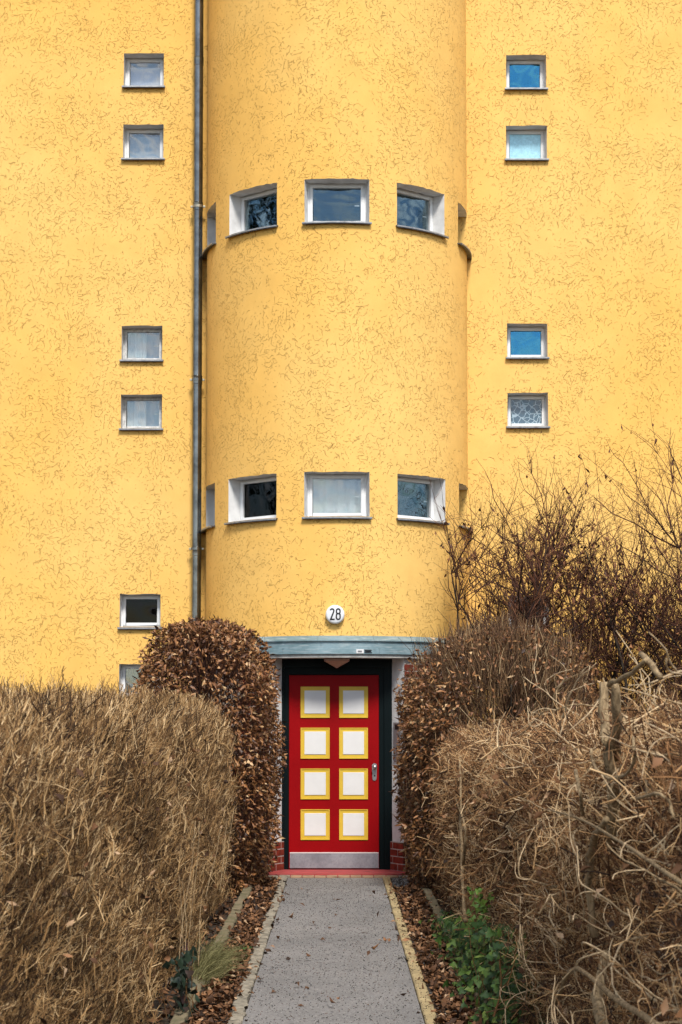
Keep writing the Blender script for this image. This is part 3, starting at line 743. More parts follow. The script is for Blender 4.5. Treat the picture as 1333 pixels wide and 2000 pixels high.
stroke('digit_eight', up, 58*S_, hn, -0.0715); stroke('digit_eight', lo, 58*S_, hn, -0.0713)

# ceiling lamp under the canopy: square plate with an inverted glass pyramid
lc = on_y(658.3, 1290, -1.30)
lamp = empty('entrance_lamp', 'small inverted pyramid glass lamp under the door canopy', 'lamp', (lc.x, -1.27, Z_SOF))
box('lamp_plate', -0.132, 0.132, -0.12, 0.12, -0.028, -0.001, LAMPG, lamp, bevel=0.004)
me = bpy.data.meshes.new('lamp_shade'); q = 0.128
me.from_pydata([(-q, -q+0.012, -0.029), (q, -q+0.012, -0.029), (q, q-0.012, -0.029), (-q, q-0.012, -0.029), (0, 0, -0.105)], [], [(0, 1, 2, 3), (0, 4, 1), (1, 4, 2), (2, 4, 3), (3, 4, 0)])
link('lamp_shade', me, lamp, LAMPG)
# intercom on the splayed reveal, right of the door
ic = empty('intercom_panel', 'narrow grey metal intercom panel on the white door reveal', 'intercom')
t_ = T_D; zi0, zi1 = on_y(776, 1487, -1.2).z, on_y(776, 1411, -1.2).z
q = MB(); q.mapbox(polar, t_-0.012, t_-0.0005, zi0, zi1, 0.05, 0.20); q.build('housing', PANELGR, ic, bevel=0.003)
for k in range(6):
    z = zi1-0.10-k*0.045; q = MB(); q.mapbox(polar, t_-0.015, t_-0.0118, z-0.012, z+0.012, 0.09, 0.115); q.build('button', STEEL, ic, bevel=0.002)
q = MB(); q.mapbox(polar, t_-0.014, t_-0.0118, zi1-0.075, zi1-0.02, 0.08, 0.16); q.build('speaker_grille', BLACK, ic)

# ================================================================== VEGETATION
def wav(a, b, ph=0.0): return 0.5*np.sin(a*1.7+b*2.3+ph)+0.3*np.sin(a*4.1-b*3.7+1.3+ph)+0.2*np.sin(a*9.3+b*7.9+2.1+ph)

def clipped_hedge(name, label, sgn, d0, d1, topf, n_out, n_in, mat, up_w, out_w, rnd, lenr, radr, seed, face_x=0.86, width=1.35, bend=0.7, thin=None, fork=0.42, kink=0.2, segs=4):
    """clipped hedge beside the path: section = inner face, rounded shoulder, flat top"""
    global rng
    rng = np.random.default_rng(seed)
    root = empty(name, label, 'hedge', (sgn*1.4, -D+(d0+d1)/2, 0)); off = np.array(root.location)
    def surf(n, wts=(0.62, 0.16, 0.22)):
        t = d0+(d1-d0)*rng.random(n)**1.15; h = topf(t); k = rng.choice(3, n, p=wts); q = rng.random(n); rad = 0.34
        x = np.where(k == 0, face_x+0.02*q, np.where(k == 1, face_x+rad*(1-np.cos(q*PI/2)), face_x+rad+(width-rad)*q))
        z = np.where(k == 0, 0.08+(h-rad-0.08)*q, np.where(k == 1, h-rad+rad*np.sin(q*PI/2), h))
        nx = np.where(k == 0, -1, np.where(k == 1, -np.cos(q*PI/2), 0)); nz_ = np.where(k == 0, 0.05, np.where(k == 1, np.sin(q*PI/2), 1))
        nrm = np.stack([sgn*nx, np.zeros(n), nz_], 1)
        p = np.stack([sgn*x, -D+t, z], 1)
        p += nrm*(wav(t*1.3, x*2+z*2.2, seed)*0.035)[:, None]
        # the lower face draws in where the hedge is bare at the foot
        p[:, 0] += sgn*np.where(z < 0.5, (0.5-z)*0.16, 0)
        if thin is not None: k_ = thin(p, t, rng.random(n)); p, nrm, t = p[k_], nrm[k_], t[k_]
        return p, nrm, t
    near = lambda t: np.clip(0.35+0.075*t, 0.68, 1.1)          # the near growth is younger and finer
    parts = []
    # outer layer: forked shoots whose clipped ends lie near the surface
    p, nrm, t = surf(n_out); n = len(p)
    topn = nrm[:, 2:3] > 0.8
    d = nrm*out_w*rng.uniform(0.2, 1.2, n)[:, None]+np.array([0, 0, 1.])*(up_w*rng.uniform(0.3, 1.3, n))[:, None]+rng.normal(0, rnd, (n, 3))*np.where(topn, 0.7, 1)
    Ls = rng.uniform(*lenr, n)*(0.65+0.5*rng.random(n))*near(t); d = unit(d)
    clump = np.sin(p[:, 0]*23+p[:, 2]*31+np.sin(t*17)*2)*np.sin(t*37+p[:, 2]*19+np.sin(p[:, 2]*13)*2)
    end = p+nrm*(rng.normal(0, 0.018, n)-rng.exponential(0.05, n)-0.085*(clump+1))[:, None]
    P = wander(end-d*Ls[:, None]*0.9, d, Ls, segs, bend, kink)
    k_ = P[:, :, 2].max(1) < topf(t)+0.035+0.05*rng.random(n)**3; P, Ls, p, nrm, t = P[k_], Ls[k_], p[k_], nrm[k_], t[k_]; n = len(P)
    r0 = rng.uniform(*radr, n)*(1+0.9*(rng.random(n) > 0.94))*near(t)**0.6
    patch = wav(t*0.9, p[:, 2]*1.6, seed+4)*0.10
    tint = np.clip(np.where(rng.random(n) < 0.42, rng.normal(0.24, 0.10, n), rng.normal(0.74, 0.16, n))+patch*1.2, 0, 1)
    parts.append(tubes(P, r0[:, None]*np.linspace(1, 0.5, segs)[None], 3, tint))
    for rep_ in range(2):
        ki = rng.integers(1, segs-1, n); ar = np.arange(n); dm = unit(P[ar, ki+1]-P[ar, ki])
        ds = unit(dm+rng.normal(0, fork, (n, 3))+np.array([0, 0, 0.15])); Lf = Ls*rng.uniform(0.25, 0.6, n)
        S = wander(P[ar, ki], ds, Lf, segs-1, bend, kink)
        parts.append(tubes(S, (r0*0.72)[:, None]*np.linspace(1, 0.55, segs-1)[None], 3, np.clip(tint+rng.normal(0.06, 0.13, n), 0, 1)))
    # inner tangle: older bark, tinted darker still to paint in the gaps' shade
    p, nrm, t = surf(n_in); n = len(p)
    start = p-nrm*rng.uniform(0.10, 0.6, n)[:, None]
    d = unit(nrm*0.35+np.array([0, 0, 0.7])+rng.normal(0, 0.75, (n, 3)))
    Ls = rng.uniform(0.2, 0.5, n); P = wander(start-d*Ls[:, None]*0.5, d, Ls, 3, 0.6, 0.2)
    k_ = (P[:, :, 2].max(1) < topf(t)-0.03) & (np.abs(P[:, :, 0]).min(1) > face_x+0.06); P = P[k_]; n = len(P)
    r0 = rng.uniform(radr[0]*0.9, radr[1]*1.5, n)
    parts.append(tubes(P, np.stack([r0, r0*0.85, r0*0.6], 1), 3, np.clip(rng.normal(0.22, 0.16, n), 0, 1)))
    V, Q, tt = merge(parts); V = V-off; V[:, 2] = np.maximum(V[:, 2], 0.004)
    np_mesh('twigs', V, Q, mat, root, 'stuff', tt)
    # main stems, each its own part
    ns = int((d1-d0)/0.42)
    for i in range(ns):
        y = -D+d0+(i+0.5)*(d1-d0)/ns+random.uniform(-0.12, 0.12); hh = float(topf(np.array([y+D]))[0])
        st_ = np.array([[sgn*(face_x+random.uniform(0.28, 0.6)), y, -0.02]]); K = 8
        P = wander(st_, np.array([[sgn*random.uniform(-0.05, 0.08), random.uniform(-0.15, 0.15), 1.0]]), np.array([hh*random.uniform(0.7, 0.92)]), K, 0.12, 0.07)
        r_ = random.uniform(0.010, 0.020)*np.linspace(1, 0.4, K)[None]
        V, Q, tt = tubes(P, r_, 7, np.zeros(1)); np_mesh('stem', V-off, Q, BARK, root, smooth=True)
    return root, surf, off

hl, surfL, offL = clipped_hedge('clipped_hedge', 'long clipped hedge of bare straw coloured twigs across the path from the ivy', -1, 4.0, 15.7,
    lambda t: 1.72+0.09*np.clip((t-6)/6, 0, 1)+0.015*np.sin(t*1.9)-0.02*np.clip(t-13.5, 0, 9), 47000, 10000, TWIG_L, 0.95, 0.72, 0.26, (0.07, 0.19), (0.0013, 0.0027), 21, bend=0.2, fork=0.55, kink=0.22, segs=3)
def thinR(p, t, q):                    # gaps: round the cut stump, and low down in the old near end
    a = (np.abs(t-5.55) < 0.33) & (p[:, 2] > 1.28) & (p[:, 2] < 1.80) & (q < 0.40)
    b = (t < 6.3) & (p[:, 2] < 1.36) & (q < 0.62)
    c = (t > 6.3) & (t < 8.2) & (p[:, 2] < 0.7) & (q < 0.45)
    return ~(a | b | c)
hr, surfR, offR = clipped_hedge('clipped_hedge', 'coarse clipped hedge of bare tangled branches rising behind the green ivy', 1, 3.9, 15.6,
    lambda t: 1.73-0.016*(t-4.5)+0.025*np.sin(t*2.3+1), 22000, 13000, TWIG_R, 0.45, 0.95, 0.55, (0.11, 0.30), (0.0015, 0.0031), 33, face_x=0.82, bend=0.6, thin=thinR, fork=0.65, kink=0.3)

# dark shiny leaves caught in the left hedge, dry ones too
rng = np.random.default_rng(5)
def hedge_leaves(surf, off, root, n, mat, wts, zmax, ln, seed, tlo=0, thi=1, dmax=99):
    p, nrm, t = surf(n*4, wts); k = (p[:, 2] < zmax) & (t < dmax); p, nrm = p[k][:n], nrm[k][:n]; n = len(p)
    p = p+nrm*rng.normal(-0.02, 0.03, n)[:, None]
    V, Q, tt = leaf_mesh(p, nrm*0.5+rng.normal(0, 0.6, (n, 3))-np.array([0, 0, 0.3]), nrm+rng.normal(0, 0.6, (n, 3)), rng.uniform(*ln, n), rng.uniform(0.02, 0.035, n), rng.uniform(tlo, thi, n))
    np_mesh('leaves', V-off, Q, mat, root, 'stuff', tt)
hedge_leaves(surfL, offL, hl, 170, LITTER, (0.85, 0.15, 0.0), 1.5, (0.03, 0.06), 2)
hedge_leaves(surfR, offR, hr, 260, LITTER, (0.85, 0.15, 0.0), 1.5, (0.03, 0.06), 3)

# thick crooked branches and the old cut stump in the near part of the right hedge
def branch(root, off, pts, r0, r1, mat=BARK, name='branch', sides=8, K=None):
    pts = np.array(pts, float); K = K or max(6, len(pts)*3)
    s = np.linspace(0, len(pts)-1, K); i = np.minimum(s.astype(int), len(pts)-2); f_ = (s-i)[:, None]
    P = pts[i]*(1-f_)+pts[i+1]*f_
    P[1:-1] = (P[:-2]+2*P[1:-1]+P[2:])/4; P += rng.normal(0, min(r0*0.22, 0.0025), P.shape)
    rr = np.linspace(r0, r1, K)*(1+rng.normal(0, 0.06, K))
    V, Q, tt = tubes(P[None], rr[None], sides, np.zeros(1))
    nV = len(V); caps = []
    V = np.concatenate([V, P[:1], P[-1:]])
    tri = []
    for k in range(sides): tri.append((k, nV, (k+1) % sides, (k+1) % sides)); a = nV-sides; tri.append((a+k, a+(k+1) % sides, nV+1, nV+1))
    me = bpy.data.meshes.new(name)
    me.from_pydata((V-off).tolist(), [], [tuple(q) for q in Q.tolist()]+[tuple(dict.fromkeys(t_)) for t_ in tri])
    me.polygons.foreach_set('use_smooth', [True]*len(me.polygons))
    return link(name, me, root, mat)
def pr(px, py, X):                     # a photo direction, at lateral distance X (the hedge face)
    r_ = ray(px, py); t = X/r_.x; return np.array([X, -D+r_.y*t, EYE+r_.z*t])
SX = 0.87
for pts, r0, r1 in (
    ([pr(1195, 1640, SX+.10), pr(1200, 1530, SX+.08), pr(1190, 1470, SX+.05), pr(1178, 1400, SX+.04), pr(1182, 1330, SX+.05)], 0.023, 0.016),
    ([pr(1200, 1480, SX+.08), pr(1206, 1400, SX+.06), pr(1200, 1335, SX+.04)], 0.019, 0.014),
    ([pr(1188, 1338, SX), pr(1225, 1320, SX), pr(1262, 1292, SX-.02)], 0.009, 0.006),
    ([pr(1252, 1276, SX), pr(1275, 1305, SX), pr(1292, 1325, SX+.02)], 0.009, 0.008),
    ([pr(1155, 1462, SX), pr(1160, 1500, SX), pr(1190, 1522, SX), pr(1225, 1515, SX), pr(1243, 1480, SX), pr(1236, 1440, SX)], 0.0055, 0.0045),
    ([pr(1125, 1505, SX-.02), pr(1135, 1550, SX-.02), pr(1138, 1590, SX)], 0.007, 0.006),
    ([pr(1070, 1580, SX-.03), pr(1140, 1600, SX-.03), pr(1230, 1655, SX), pr(1333, 1725, SX+.02)], 0.0035, 0.0065),
    ([pr(1150, 1690, SX+.06), pr(1160, 1640, SX+.04), pr(1185, 1600, SX+.04)], 0.016, 0.010),
    ([pr(1162, 1830, SX+.08), pr(1150, 1740, SX+.06), pr(1156, 1660, SX+.05)], 0.015, 0.012),
    ([pr(910, 1800, .80), pr(902, 1700, .80), pr(900, 1560, .82), pr(898, 1480, .84)], 0.013, 0.006),
    ([pr(905, 1690, .80), pr(912, 1620, .80), pr(890, 1560, .82)], 0.010, 0.006),
    ([pr(1180, 2010, SX), pr(1165, 1950, SX), pr(1185, 1860, SX+.05)], 0.022, 0.016),
    ([pr(1085, 1960, SX-.02), pr(1120, 1880, SX-.02), pr(1215, 1960, SX), pr(1300, 2010, SX)], 0.008, 0.010),
    ([pr(1240, 1560, SX), pr(1290, 1548, SX-.03), pr(1310, 1570, SX), pr(1316, 1600, SX)], 0.005, 0.004)):
    branch(hr, offR, pts, r0, r1)
rng = np.random.default_rng(91)
for i in range(80):                                       # crooked pale shoots, forking, in the coarse near end
    t = 4.5+4.5*rng.random()**1.3; z = rng.uniform(0.12, 1.66)
    p0 = np.array([0.92+rng.uniform(0, 0.3), -D+t, z]); d = np.array([rng.uniform(-0.9, -0.1), rng.uniform(-1, 1), rng.uniform(-0.3, 0.7)])
    P = wander(p0[None], d[None], np.array([rng.uniform(0.3, 0.65)]), 8, 1.1, 0.33)[0]; P[:, 0] = np.maximum(P[:, 0], 0.76)
    r0 = rng.uniform(0.0026, 0.0060); branch(hr, offR, P, r0, 0.002, BARKP if i % 3 else BARK, sides=6, K=15)
    for k in (3, 5):
        d = P[k]-P[k-1]; d = d/np.linalg.norm(d)+rng.normal(0, 0.7, 3)
        S = wander(P[k][None], d[None], np.array([rng.uniform(0.12, 0.3)]), 6, 0.8, 0.32)[0]; S[:, 0] = np.maximum(S[:, 0], 0.75)
        branch(hr, offR, S, r0*0.6, 0.0015, BARKP, sides=5, K=9)
for i in range(8):                                         # loose long straws on the left hedge's face
    y0 = -D+rng.uniform(8.8, 13); p0 = np.array([-0.80, y0, rng.uniform(0.1, 0.5)])
    d = np.array([rng.uniform(-0.05, 0.1), rng.uniform(0.2, 0.9), rng.uniform(0.5, 1)])
    P = wander(p0[None], d[None], np.array([rng.uniform(0.4, 0.9)]), 5, 0.25, 0.05)[0]; P[:, 0] = np.clip(P[:, 0], -0.9, -0.74)
    branch(hl, offL, P, 0.003, 0.0015, sides=6, K=8)

def bush(name, label, cx, cy, a, b, h, n_leaf, n_twig, seed, leaf_sel=None, twig_mat=TWIG_B, tw_up=0.8, foot=0.82, ragged=0.09, dome=0.78):
    """rounded bush that has kept its dead leaves"""
    global rng
    rng = np.random.default_rng(seed)
    root = empty(name, label, 'bush', (cx, cy, 0)); off = np.array(root.location)
    rd = dome
    def surf(n):
        th = rng.uniform(0, 2*PI, n); s = rng.random(n)*(h-rd+rd*1.35)
        side = s < h-rd; q = np.clip((s-(h-rd))/(rd*1.35), 0, 1)*PI/2
        q = np.where(side, 0, np.arcsin(np.clip(np.sin(q), 0, 1)))
        z = np.where(side, s, h-rd+rd*np.sin(q))
        c, s_ = np.cos(th), np.sin(th); ce = np.sign(c)*np.abs(c)**0.72; se = np.sign(s_)*np.abs(s_)**0.72
        fr_ = np.where(z < 0.6, foot+(1-foot)*z/0.6, 1.0)*np.cos(q)**0.72
        p = np.stack([a*ce*fr_, b*se*fr_, z], 1)
        # fill the crown's top
        tops = rng.random(n) < 0.07; rt_ = rng.random(tops.sum())**0.5*0.5; p[tops, 0] = rt_*a*np.cos(th[tops]); p[tops, 1] = rt_*b*np.sin(th[tops]); p[tops, 2] = h-0.5*rd*rt_**2
        nrm = unit(np.stack([np.cos(q)*ce/a, np.cos(q)*se/b, np.sin(q)+1e-3], 1)); nrm[tops] = (0, 0, 1)
        p += nrm*(wav(p[:, 0]*2.6+p[:, 1]*1.9, z*2.6, seed)*0.075)[:, None]
        return p, nrm
    p, nrm = surf(n_leaf)
    if leaf_sel is not None: k = leaf_sel(p, rng.random(len(p))); p, nrm = p[k], nrm[k]
    n = len(p); p = p-nrm*(rng.exponential(0.055, n)-0.03)[:, None]
    ax = nrm*rng.uniform(0.1, 0.9, n)[:, None]+rng.normal(0, 0.55, (n, 3))+np.array([0, 0, -0.55])
    tint = np.clip(rng.normal(0.46, 0.29, n), 0, 1)
    V, Q, tt = leaf_mesh(p, ax, nrm+rng.normal(0, 0.55, (n, 3)), np.clip(rng.lognormal(-2.98, 0.30, n), 0.022, 0.10), rng.uniform(0.013, 0.031, n), tint, 0.5)
    V[:, 2] = np.maximum(V[:, 2], 0.006)
    np_mesh('leaves', V, Q, LEAF_C, root, 'stuff', tt)
    p, nrm = surf(n_twig); n = n_twig
    end = p-nrm*(rng.exponential(0.10, n)-np.where(nrm[:, 2] > 0.6, ragged, 0.05)*rng.random(n)**2)[:, None]
    d = unit(nrm*0.7+np.array([0, 0, tw_up])+rng.normal(0, 0.35, (n, 3))); Ls = rng.uniform(0.12, 0.42, n)
    P = wander(end-d*Ls[:, None]*0.9, d, Ls, 3, 0.35, 0.14); r0 = rng.uniform(0.0016, 0.0036, n)
    k_ = np.abs(P[:, :, 0]).max(1) < a+0.07; P, r0 = P[k_], r0[k_]; n = len(P)
    V, Q, tt = tubes(P, np.stack([r0, r0*0.8, r0*0.5], 1), 3, np.clip(rng.normal(0.48, 0.27, n), 0, 1)); V[:, 2] = np.maximum(V[:, 2], 0.004)
    np_mesh('twigs', V, Q, twig_mat, root, 'stuff', tt)
    for i in range(7):
        an = rng.uniform(0, 2*PI); p0 = np.array([cx+0.2*math.cos(an), cy+0.25*math.sin(an), -0.02])
        P = wander(p0[None], np.array([[math.cos(an)*0.12*a, math.sin(an)*0.2, 1.0]]), np.array([h*rng.uniform(0.7, 0.9)]), 9, 0.2, 0.08)[0]
        branch(root, off, P, rng.uniform(0.018, 0.032), 0.008, BARKD, 'stem')
    return root
bush('leafy_bush', 'dense rounded bush of copper dead leaves below the downpipe', -1.225, -2.75, 0.64, 1.15, 2.47, 21000, 8000, 41, foot=0.74)
def selR(p, q): return ((p[:, 0] < -0.30-0.3*q) & (p[:, 2] < 2.1-0.3*q)) | (q < 0.20)
bush('twiggy_bush', 'bare twig bush with copper leaves on the side facing the red door', 1.53, -2.85, 0.90, 1.15, 2.38, 28000, 16000, 43, selR, TWIG_M, 1.3, 0.86, 0.24, 0.62)

# tall loose shrub in front of the right wall
def shrub(name, label, x0, x1, y0, y1, n_stem, hmax, seed):
    global rng
    rng = np.random.default_rng(seed)
    root = empty(name, label, 'shrub', ((x0+x1)/2, (y0+y1)/2, 0)); off = np.array(root.location)
    parts = []; tips = []
    def clear(P): return (np.hypot(P[:, :, 0], P[:, :, 1]).min(1) > R+0.06) & (P[:, :, 1].max(1) < -0.03) & (P[:, :, 0].min(1) > np.where(P[:, :, 2].min(1) < 2.3, 1.15, 0.92))
    for i in range(n_stem):
        p0 = np.array([x0+(x1-x0)*((i*0.618) % 1)+rng.normal(0, 0.05), rng.uniform(y0, y1), -0.02]); hh = hmax*rng.uniform(0.55, 0.8)
        d = np.array([rng.normal(0, 0.22), rng.normal(0, 0.12), 1.0])
        P = wander(p0[None], d[None], np.array([hh]), 9, 0.35, 0.10)[0]
        branch(root, off, P, rng.uniform(0.016, 0.030), 0.006, BARKD, 'stem', 7)
        # side branches
        nb = int(rng.integers(20, 29)); k = rng.integers(3, 9, nb); base = P[k]
        dd = unit(np.stack([rng.normal(0, 0.75, nb), rng.normal(0, 0.45, nb), rng.uniform(0.25, 1.1, nb)], 1))
        L1 = rng.uniform(0.4, 1.1, nb); B = wander(base, dd, L1, 5, 0.5, 0.16, np.array([0, 0, 0.35])); B = B[clear(B)]; nb = len(B)
        r1 = rng.uniform(0.0045, 0.0085, nb); parts.append(tubes(B, r1[:, None]*np.linspace(1, 0.5, 5)[None], 4, np.clip(rng.normal(0.3, 0.2, nb), 0, 1)))
        nt_ = nb*10; bi = rng.integers(0, nb, nt_); ki = rng.integers(1, 5, nt_); base = B[bi, ki]
        dd = unit(unit(B[bi, ki]-B[bi, ki-1])*0.6+np.stack([rng.normal(0, 0.6, nt_), rng.normal(0, 0.45, nt_), rng.uniform(-0.15, 1.0, nt_)], 1))
        L2 = rng.uniform(0.15, 0.55, nt_); Tw = wander(base, dd, L2, 4, 0.5, 0.16); Tw = Tw[clear(Tw)]; nt_ = len(Tw)
        r2 = rng.uniform(0.0020, 0.0040, nt_); parts.append(tubes(Tw, r2[:, None]*np.linspace(1, 0.5, 4)[None], 3, np.clip(rng.normal(0.5, 0.25, nt_), 0, 1)))
        tips.append(Tw.reshape(-1, 3)); tips.append(B[:, 2:].reshape(-1, 3))
    # long whips that stand above the mass
    nw = n_stem*2; p0 = np.stack([rng.uniform(x0-0.1, x1, nw), rng.uniform(y0, y1, nw), rng.uniform(2.3, 3.0, nw)], 1)
    d = unit(np.stack([rng.normal(0, 0.28, nw), rng.normal(0, 0.12, nw), np.ones(nw)], 1)); Lw = rng.uniform(0.7, 1.75, nw)
    Wp = wander(p0, d, Lw, 7, 0.3, 0.07); Wp = Wp[clear(Wp)]; nw = len(Wp); parts.append(tubes(Wp, 0.0048*np.linspace(1, 0.35, 7)[None]*np.ones((nw, 1)), 4, np.clip(rng.normal(0.75, 0.15, nw), 0, 1)))
    ns_ = nw*4; bi = rng.integers(0, nw, ns_); ki = rng.integers(2, 6, ns_); dd = unit(np.stack([rng.normal(0, 0.8, ns_), rng.normal(0, 0.4, ns_), rng.uniform(0.5, 1.2, ns_)], 1))
    S2 = wander(Wp[bi, ki], dd, rng.uniform(0.08, 0.4, ns_), 4, 0.4, 0.1); S2 = S2[clear(S2)]; ns_ = len(S2); parts.append(tubes(S2, 0.0024*np.linspace(1, 0.5, 4)[None]*np.ones((ns_, 1)), 3, np.clip(rng.normal(0.7, 0.2, ns_), 0, 1)))
    # low whips reaching left across the tower
    nw = 14; p0 = np.stack([rng.uniform(x0, x0+0.5, nw), rng.uniform(y0, y1, nw), rng.uniform(1.9, 2.9, nw)], 1)
    d = unit(np.stack([rng.uniform(-1, -0.3, nw), rng.normal(0, 0.15, nw), rng.uniform(0.3, 0.9, nw)], 1))
    Wl = wander(p0, d, rng.uniform(0.3, 0.6, nw), 6, 0.3, 0.08); Wl = Wl[clear(Wl)]; nw = len(Wl); parts.append(tubes(Wl, 0.004*np.linspace(1, 0.4, 6)[None]*np.ones((nw, 1)), 4, np.clip(rng.normal(0.6, 0.15, nw), 0, 1)))
    V, Q, tt = merge(parts); np_mesh('twigs', V-off, Q, TWIG_B, root, 'stuff', tt)
    tp = np.concatenate(tips); cl = np.sin(tp[:, 0]*2.9+0.6)+np.sin(tp[:, 2]*3.7+tp[:, 0]*1.3)
    keep = rng.random(len(tp)) < np.clip(0.12+0.16*cl, 0.02, 0.5); tp = tp[keep]; n = len(tp)
    V, Q, tt = leaf_mesh(tp, rng.normal(0, 0.4, (n, 3))+np.array([0, 0, -1.0]), rng.normal(0, 1, (n, 3)), rng.uniform(0.04, 0.085, n), rng.uniform(0.016, 0.034, n), np.clip(rng.normal(0.45, 0.25, n), 0, 1), 0.5)
    np_mesh('leaves', V-off, Q, LEAF_D, root, 'stuff', tt)
    return root
shrub('bare_shrub', 'tall bare shrub with withered leaf clumps before the yellow wall', 1.5, 4.3, -2.15, -0.85, 36, 4.3, 57)

# ivy and weeds at the foot of the right hedge
def ivy(name, label, pts, mat, size, tilt, seed, stems=True):
    global rng
    rng = np.random.default_rng(seed); n = len(pts)
    c = pts.mean(0); root = empty(name, label, 'plant', (c[0], c[1], 0)); off = np.array(root.location)
    m = 10; ang = np.linspace(0, 2*PI, m, endpoint=False); prof = np.array([0.30, 0.55, 0.95, 0.55, 0.80, 1.15, 0.80, 0.55, 0.95, 0.55])
    nr = unit(np.array(tilt)+rng.normal(0, 0.45, (n, 3))); ref = unit(np.cross(nr, rng.normal(0, 1, (n, 3)))); bi = np.cross(nr, ref)
    s = rng.uniform(*size, n)*0.5
    rim = pts[:, None]+s[:, None, None]*prof[None, :, None]*(ref[:, None]*np.cos(ang)[None, :, None]+bi[:, None]*np.sin(ang)[None, :, None])+nr[:, None]*(s[:, None, None]*0.18*np.cos(2*ang)[None, :, None])
    V = np.concatenate([pts[:, None]-nr[:, None]*(s*0.12)[:, None, None], rim], 1)
    b0 = (np.arange(n)*(m+1))[:, None, None]; k = np.arange(m); tri = np.stack([np.zeros(m, int), 1+k, 1+(k+1) % m], 1)
    Q = (b0+tri[None]).reshape(-1, 3); tint = np.clip(rng.normal(0.5, 0.25, n), 0, 1)
    V = V.reshape(-1, 3)-off; V[:, 2] = np.maximum(V[:, 2], 0.008)
    np_mesh('leaves', V, Q, mat, root, 'stuff', np.repeat(tint, m+1))
    if stems:
        ns_ = max(12, n//12); idx = rng.integers(0, n, ns_); p0 = pts[idx]*np.array([1, 1, 0.2]); d = unit(pts[idx]-p0+rng.normal(0, 0.03, (ns_, 3))+np.array([0, 0, 0.02]))
        P = wander(p0, d, np.linalg.norm(pts[idx]-p0, axis=1)+0.04, 4, 0.2, 0.1)
        V, Q, tt = tubes(P, 0.002*np.ones((ns_, 4)), 3, np.full(ns_, 0.4)); np_mesh('runners', V-off, Q, TWIG_L, root, 'stuff', tt)
    return root
rng = np.random.default_rng(3)
n = 2300; t = 8.6+5.0*rng.beta(1.0, 1.7, n); hgt = 0.10+0.42*np.clip(1-(t-9)/4.2, 0.05, 1)
z = hgt*rng.beta(1.0, 1.4, n)+0.03; x = 0.80+rng.normal(0, 0.05, n)+0.15*rng.random(n)-0.06*(z < 0.12)
ivy('ivy', 'green ivy spreading over the mossy kerb at the hedge foot', np.stack([x, -D+t, z], 1), IVY, (0.03, 0.068), (-0.7, -0.5, 0.6), 8)
n = 130; z = rng.uniform(0.05, 0.62, n); ivy('leafy_sprout', 'upright light green sprout climbing out of the ivy', np.stack([0.80+rng.normal(0, 0.035, n)+0.02*z, -D+10.15+rng.normal(0, 0.09, n)-0.1*z, z], 1), tint_mat('leaves_fresh', [(0, (0.04, 0.09, 0.012)), (1, (0.17, 0.27, 0.04))], 0.45), (0.025, 0.045), (-0.5, -0.7, 0.5), 9)
n = 70; z = rng.uniform(0.03, 0.38, n); ivy('dark_leaf_plant', 'dark glossy leaved seedling at the foot of the straw coloured hedge', np.stack([-0.80+rng.normal(0, 0.03, n), -D+9.25+rng.normal(0, 0.13, n), z], 1), tint_mat('leaves_dark', [(0, (0.006, 0.012, 0.008)), (0.7, (0.02, 0.035, 0.02)), (1, (0.07, 0.03, 0.03))], 0.5, 0.25), (0.04, 0.08), (0.7, -0.6, 0.4), 10)
for lab, xx, tt_, nn in (('small green weed in the leaf litter beside the rough edging', -0.62, 11.9, 40), ('small green weed at the mossy kerb before the threshold', 0.72, 16.6, 36)):
    rng = np.random.default_rng(nn); ivy('weed', lab, np.stack([xx+rng.normal(0, 0.035, nn), -D+tt_+rng.normal(0, 0.08, nn), rng.uniform(0.01, 0.07, nn)], 1), IVY, (0.02, 0.04), (0, -0.2, 1), nn, False)
# grass tuft
rng = np.random.default_rng(14); n = 700
gt = empty('grass_tuft', 'dry grass tuft hanging over the worn kerb by the straw hedge', 'grass', (-0.82, -D+10.7, 0))
p0 = np.stack([rng.normal(0.02, 0.035, n), rng.normal(0, 0.22, n), np.full(n, 0.02)], 1); d = unit(np.stack([rng.uniform(-0.1, 0.8, n), rng.normal(0, 0.35, n), np.ones(n)], 1))
P = wander(p0, d, rng.uniform(0.12, 0.32, n), 4, 0.2, 0.05, np.array([0.5, 0, -1.1])); P[:, :, 2] = np.maximum(P[:, :, 2], 0.01)
V, Q, tt = tubes(P, 0.0014*np.array([1, 1, 0.8, 0.3])[None]*np.ones((n, 1)), 3, rng.random(n)); np_mesh('blades', V, Q, GRASSM, gt, 'stuff', tt)

# ================================================================== LITTER
rng = np.random.default_rng(77)
def strip(n, xa, xb, ta, tb): return np.stack([rng.uniform(xa, xb, n), -D+rng.uniform(ta, tb, n), np.zeros(n)], 1)
P = np.concatenate([strip(2900, 0.535, 0.765, 8.2, 16.6), strip(2900, -0.765, -0.57, 8.2, 17.4), strip(1800, 0.80, 1.3, 8.2, 17), strip(1800, -1.3, -0.80, 8.2, 17), strip(40, -0.49, 0.45, 9.2, 17), strip(50, 0.44, 0.53, 8.4, 17), strip(70, -0.57, -0.46, 8.4, 17.4)])
n = len(P); P[:, 2] = 0.012+rng.exponential(0.012, n)+0.02*np.exp(-((np.abs(P[:, 0])-0.75)/0.06)**2)
V, Q, tt = leaf_mesh(P, rng.normal(0, 1, (n, 3))*np.array([1, 1, 0.25]), np.array([0, 0, 1.])+rng.normal(0, 0.35, (n, 3)), rng.uniform(0.03, 0.075, n), rng.uniform(0.018, 0.04, n), np.clip(rng.normal(0.40, 0.27, n), 0, 1), 0.4)
V[:, 2] = np.maximum(V[:, 2], 0.007)
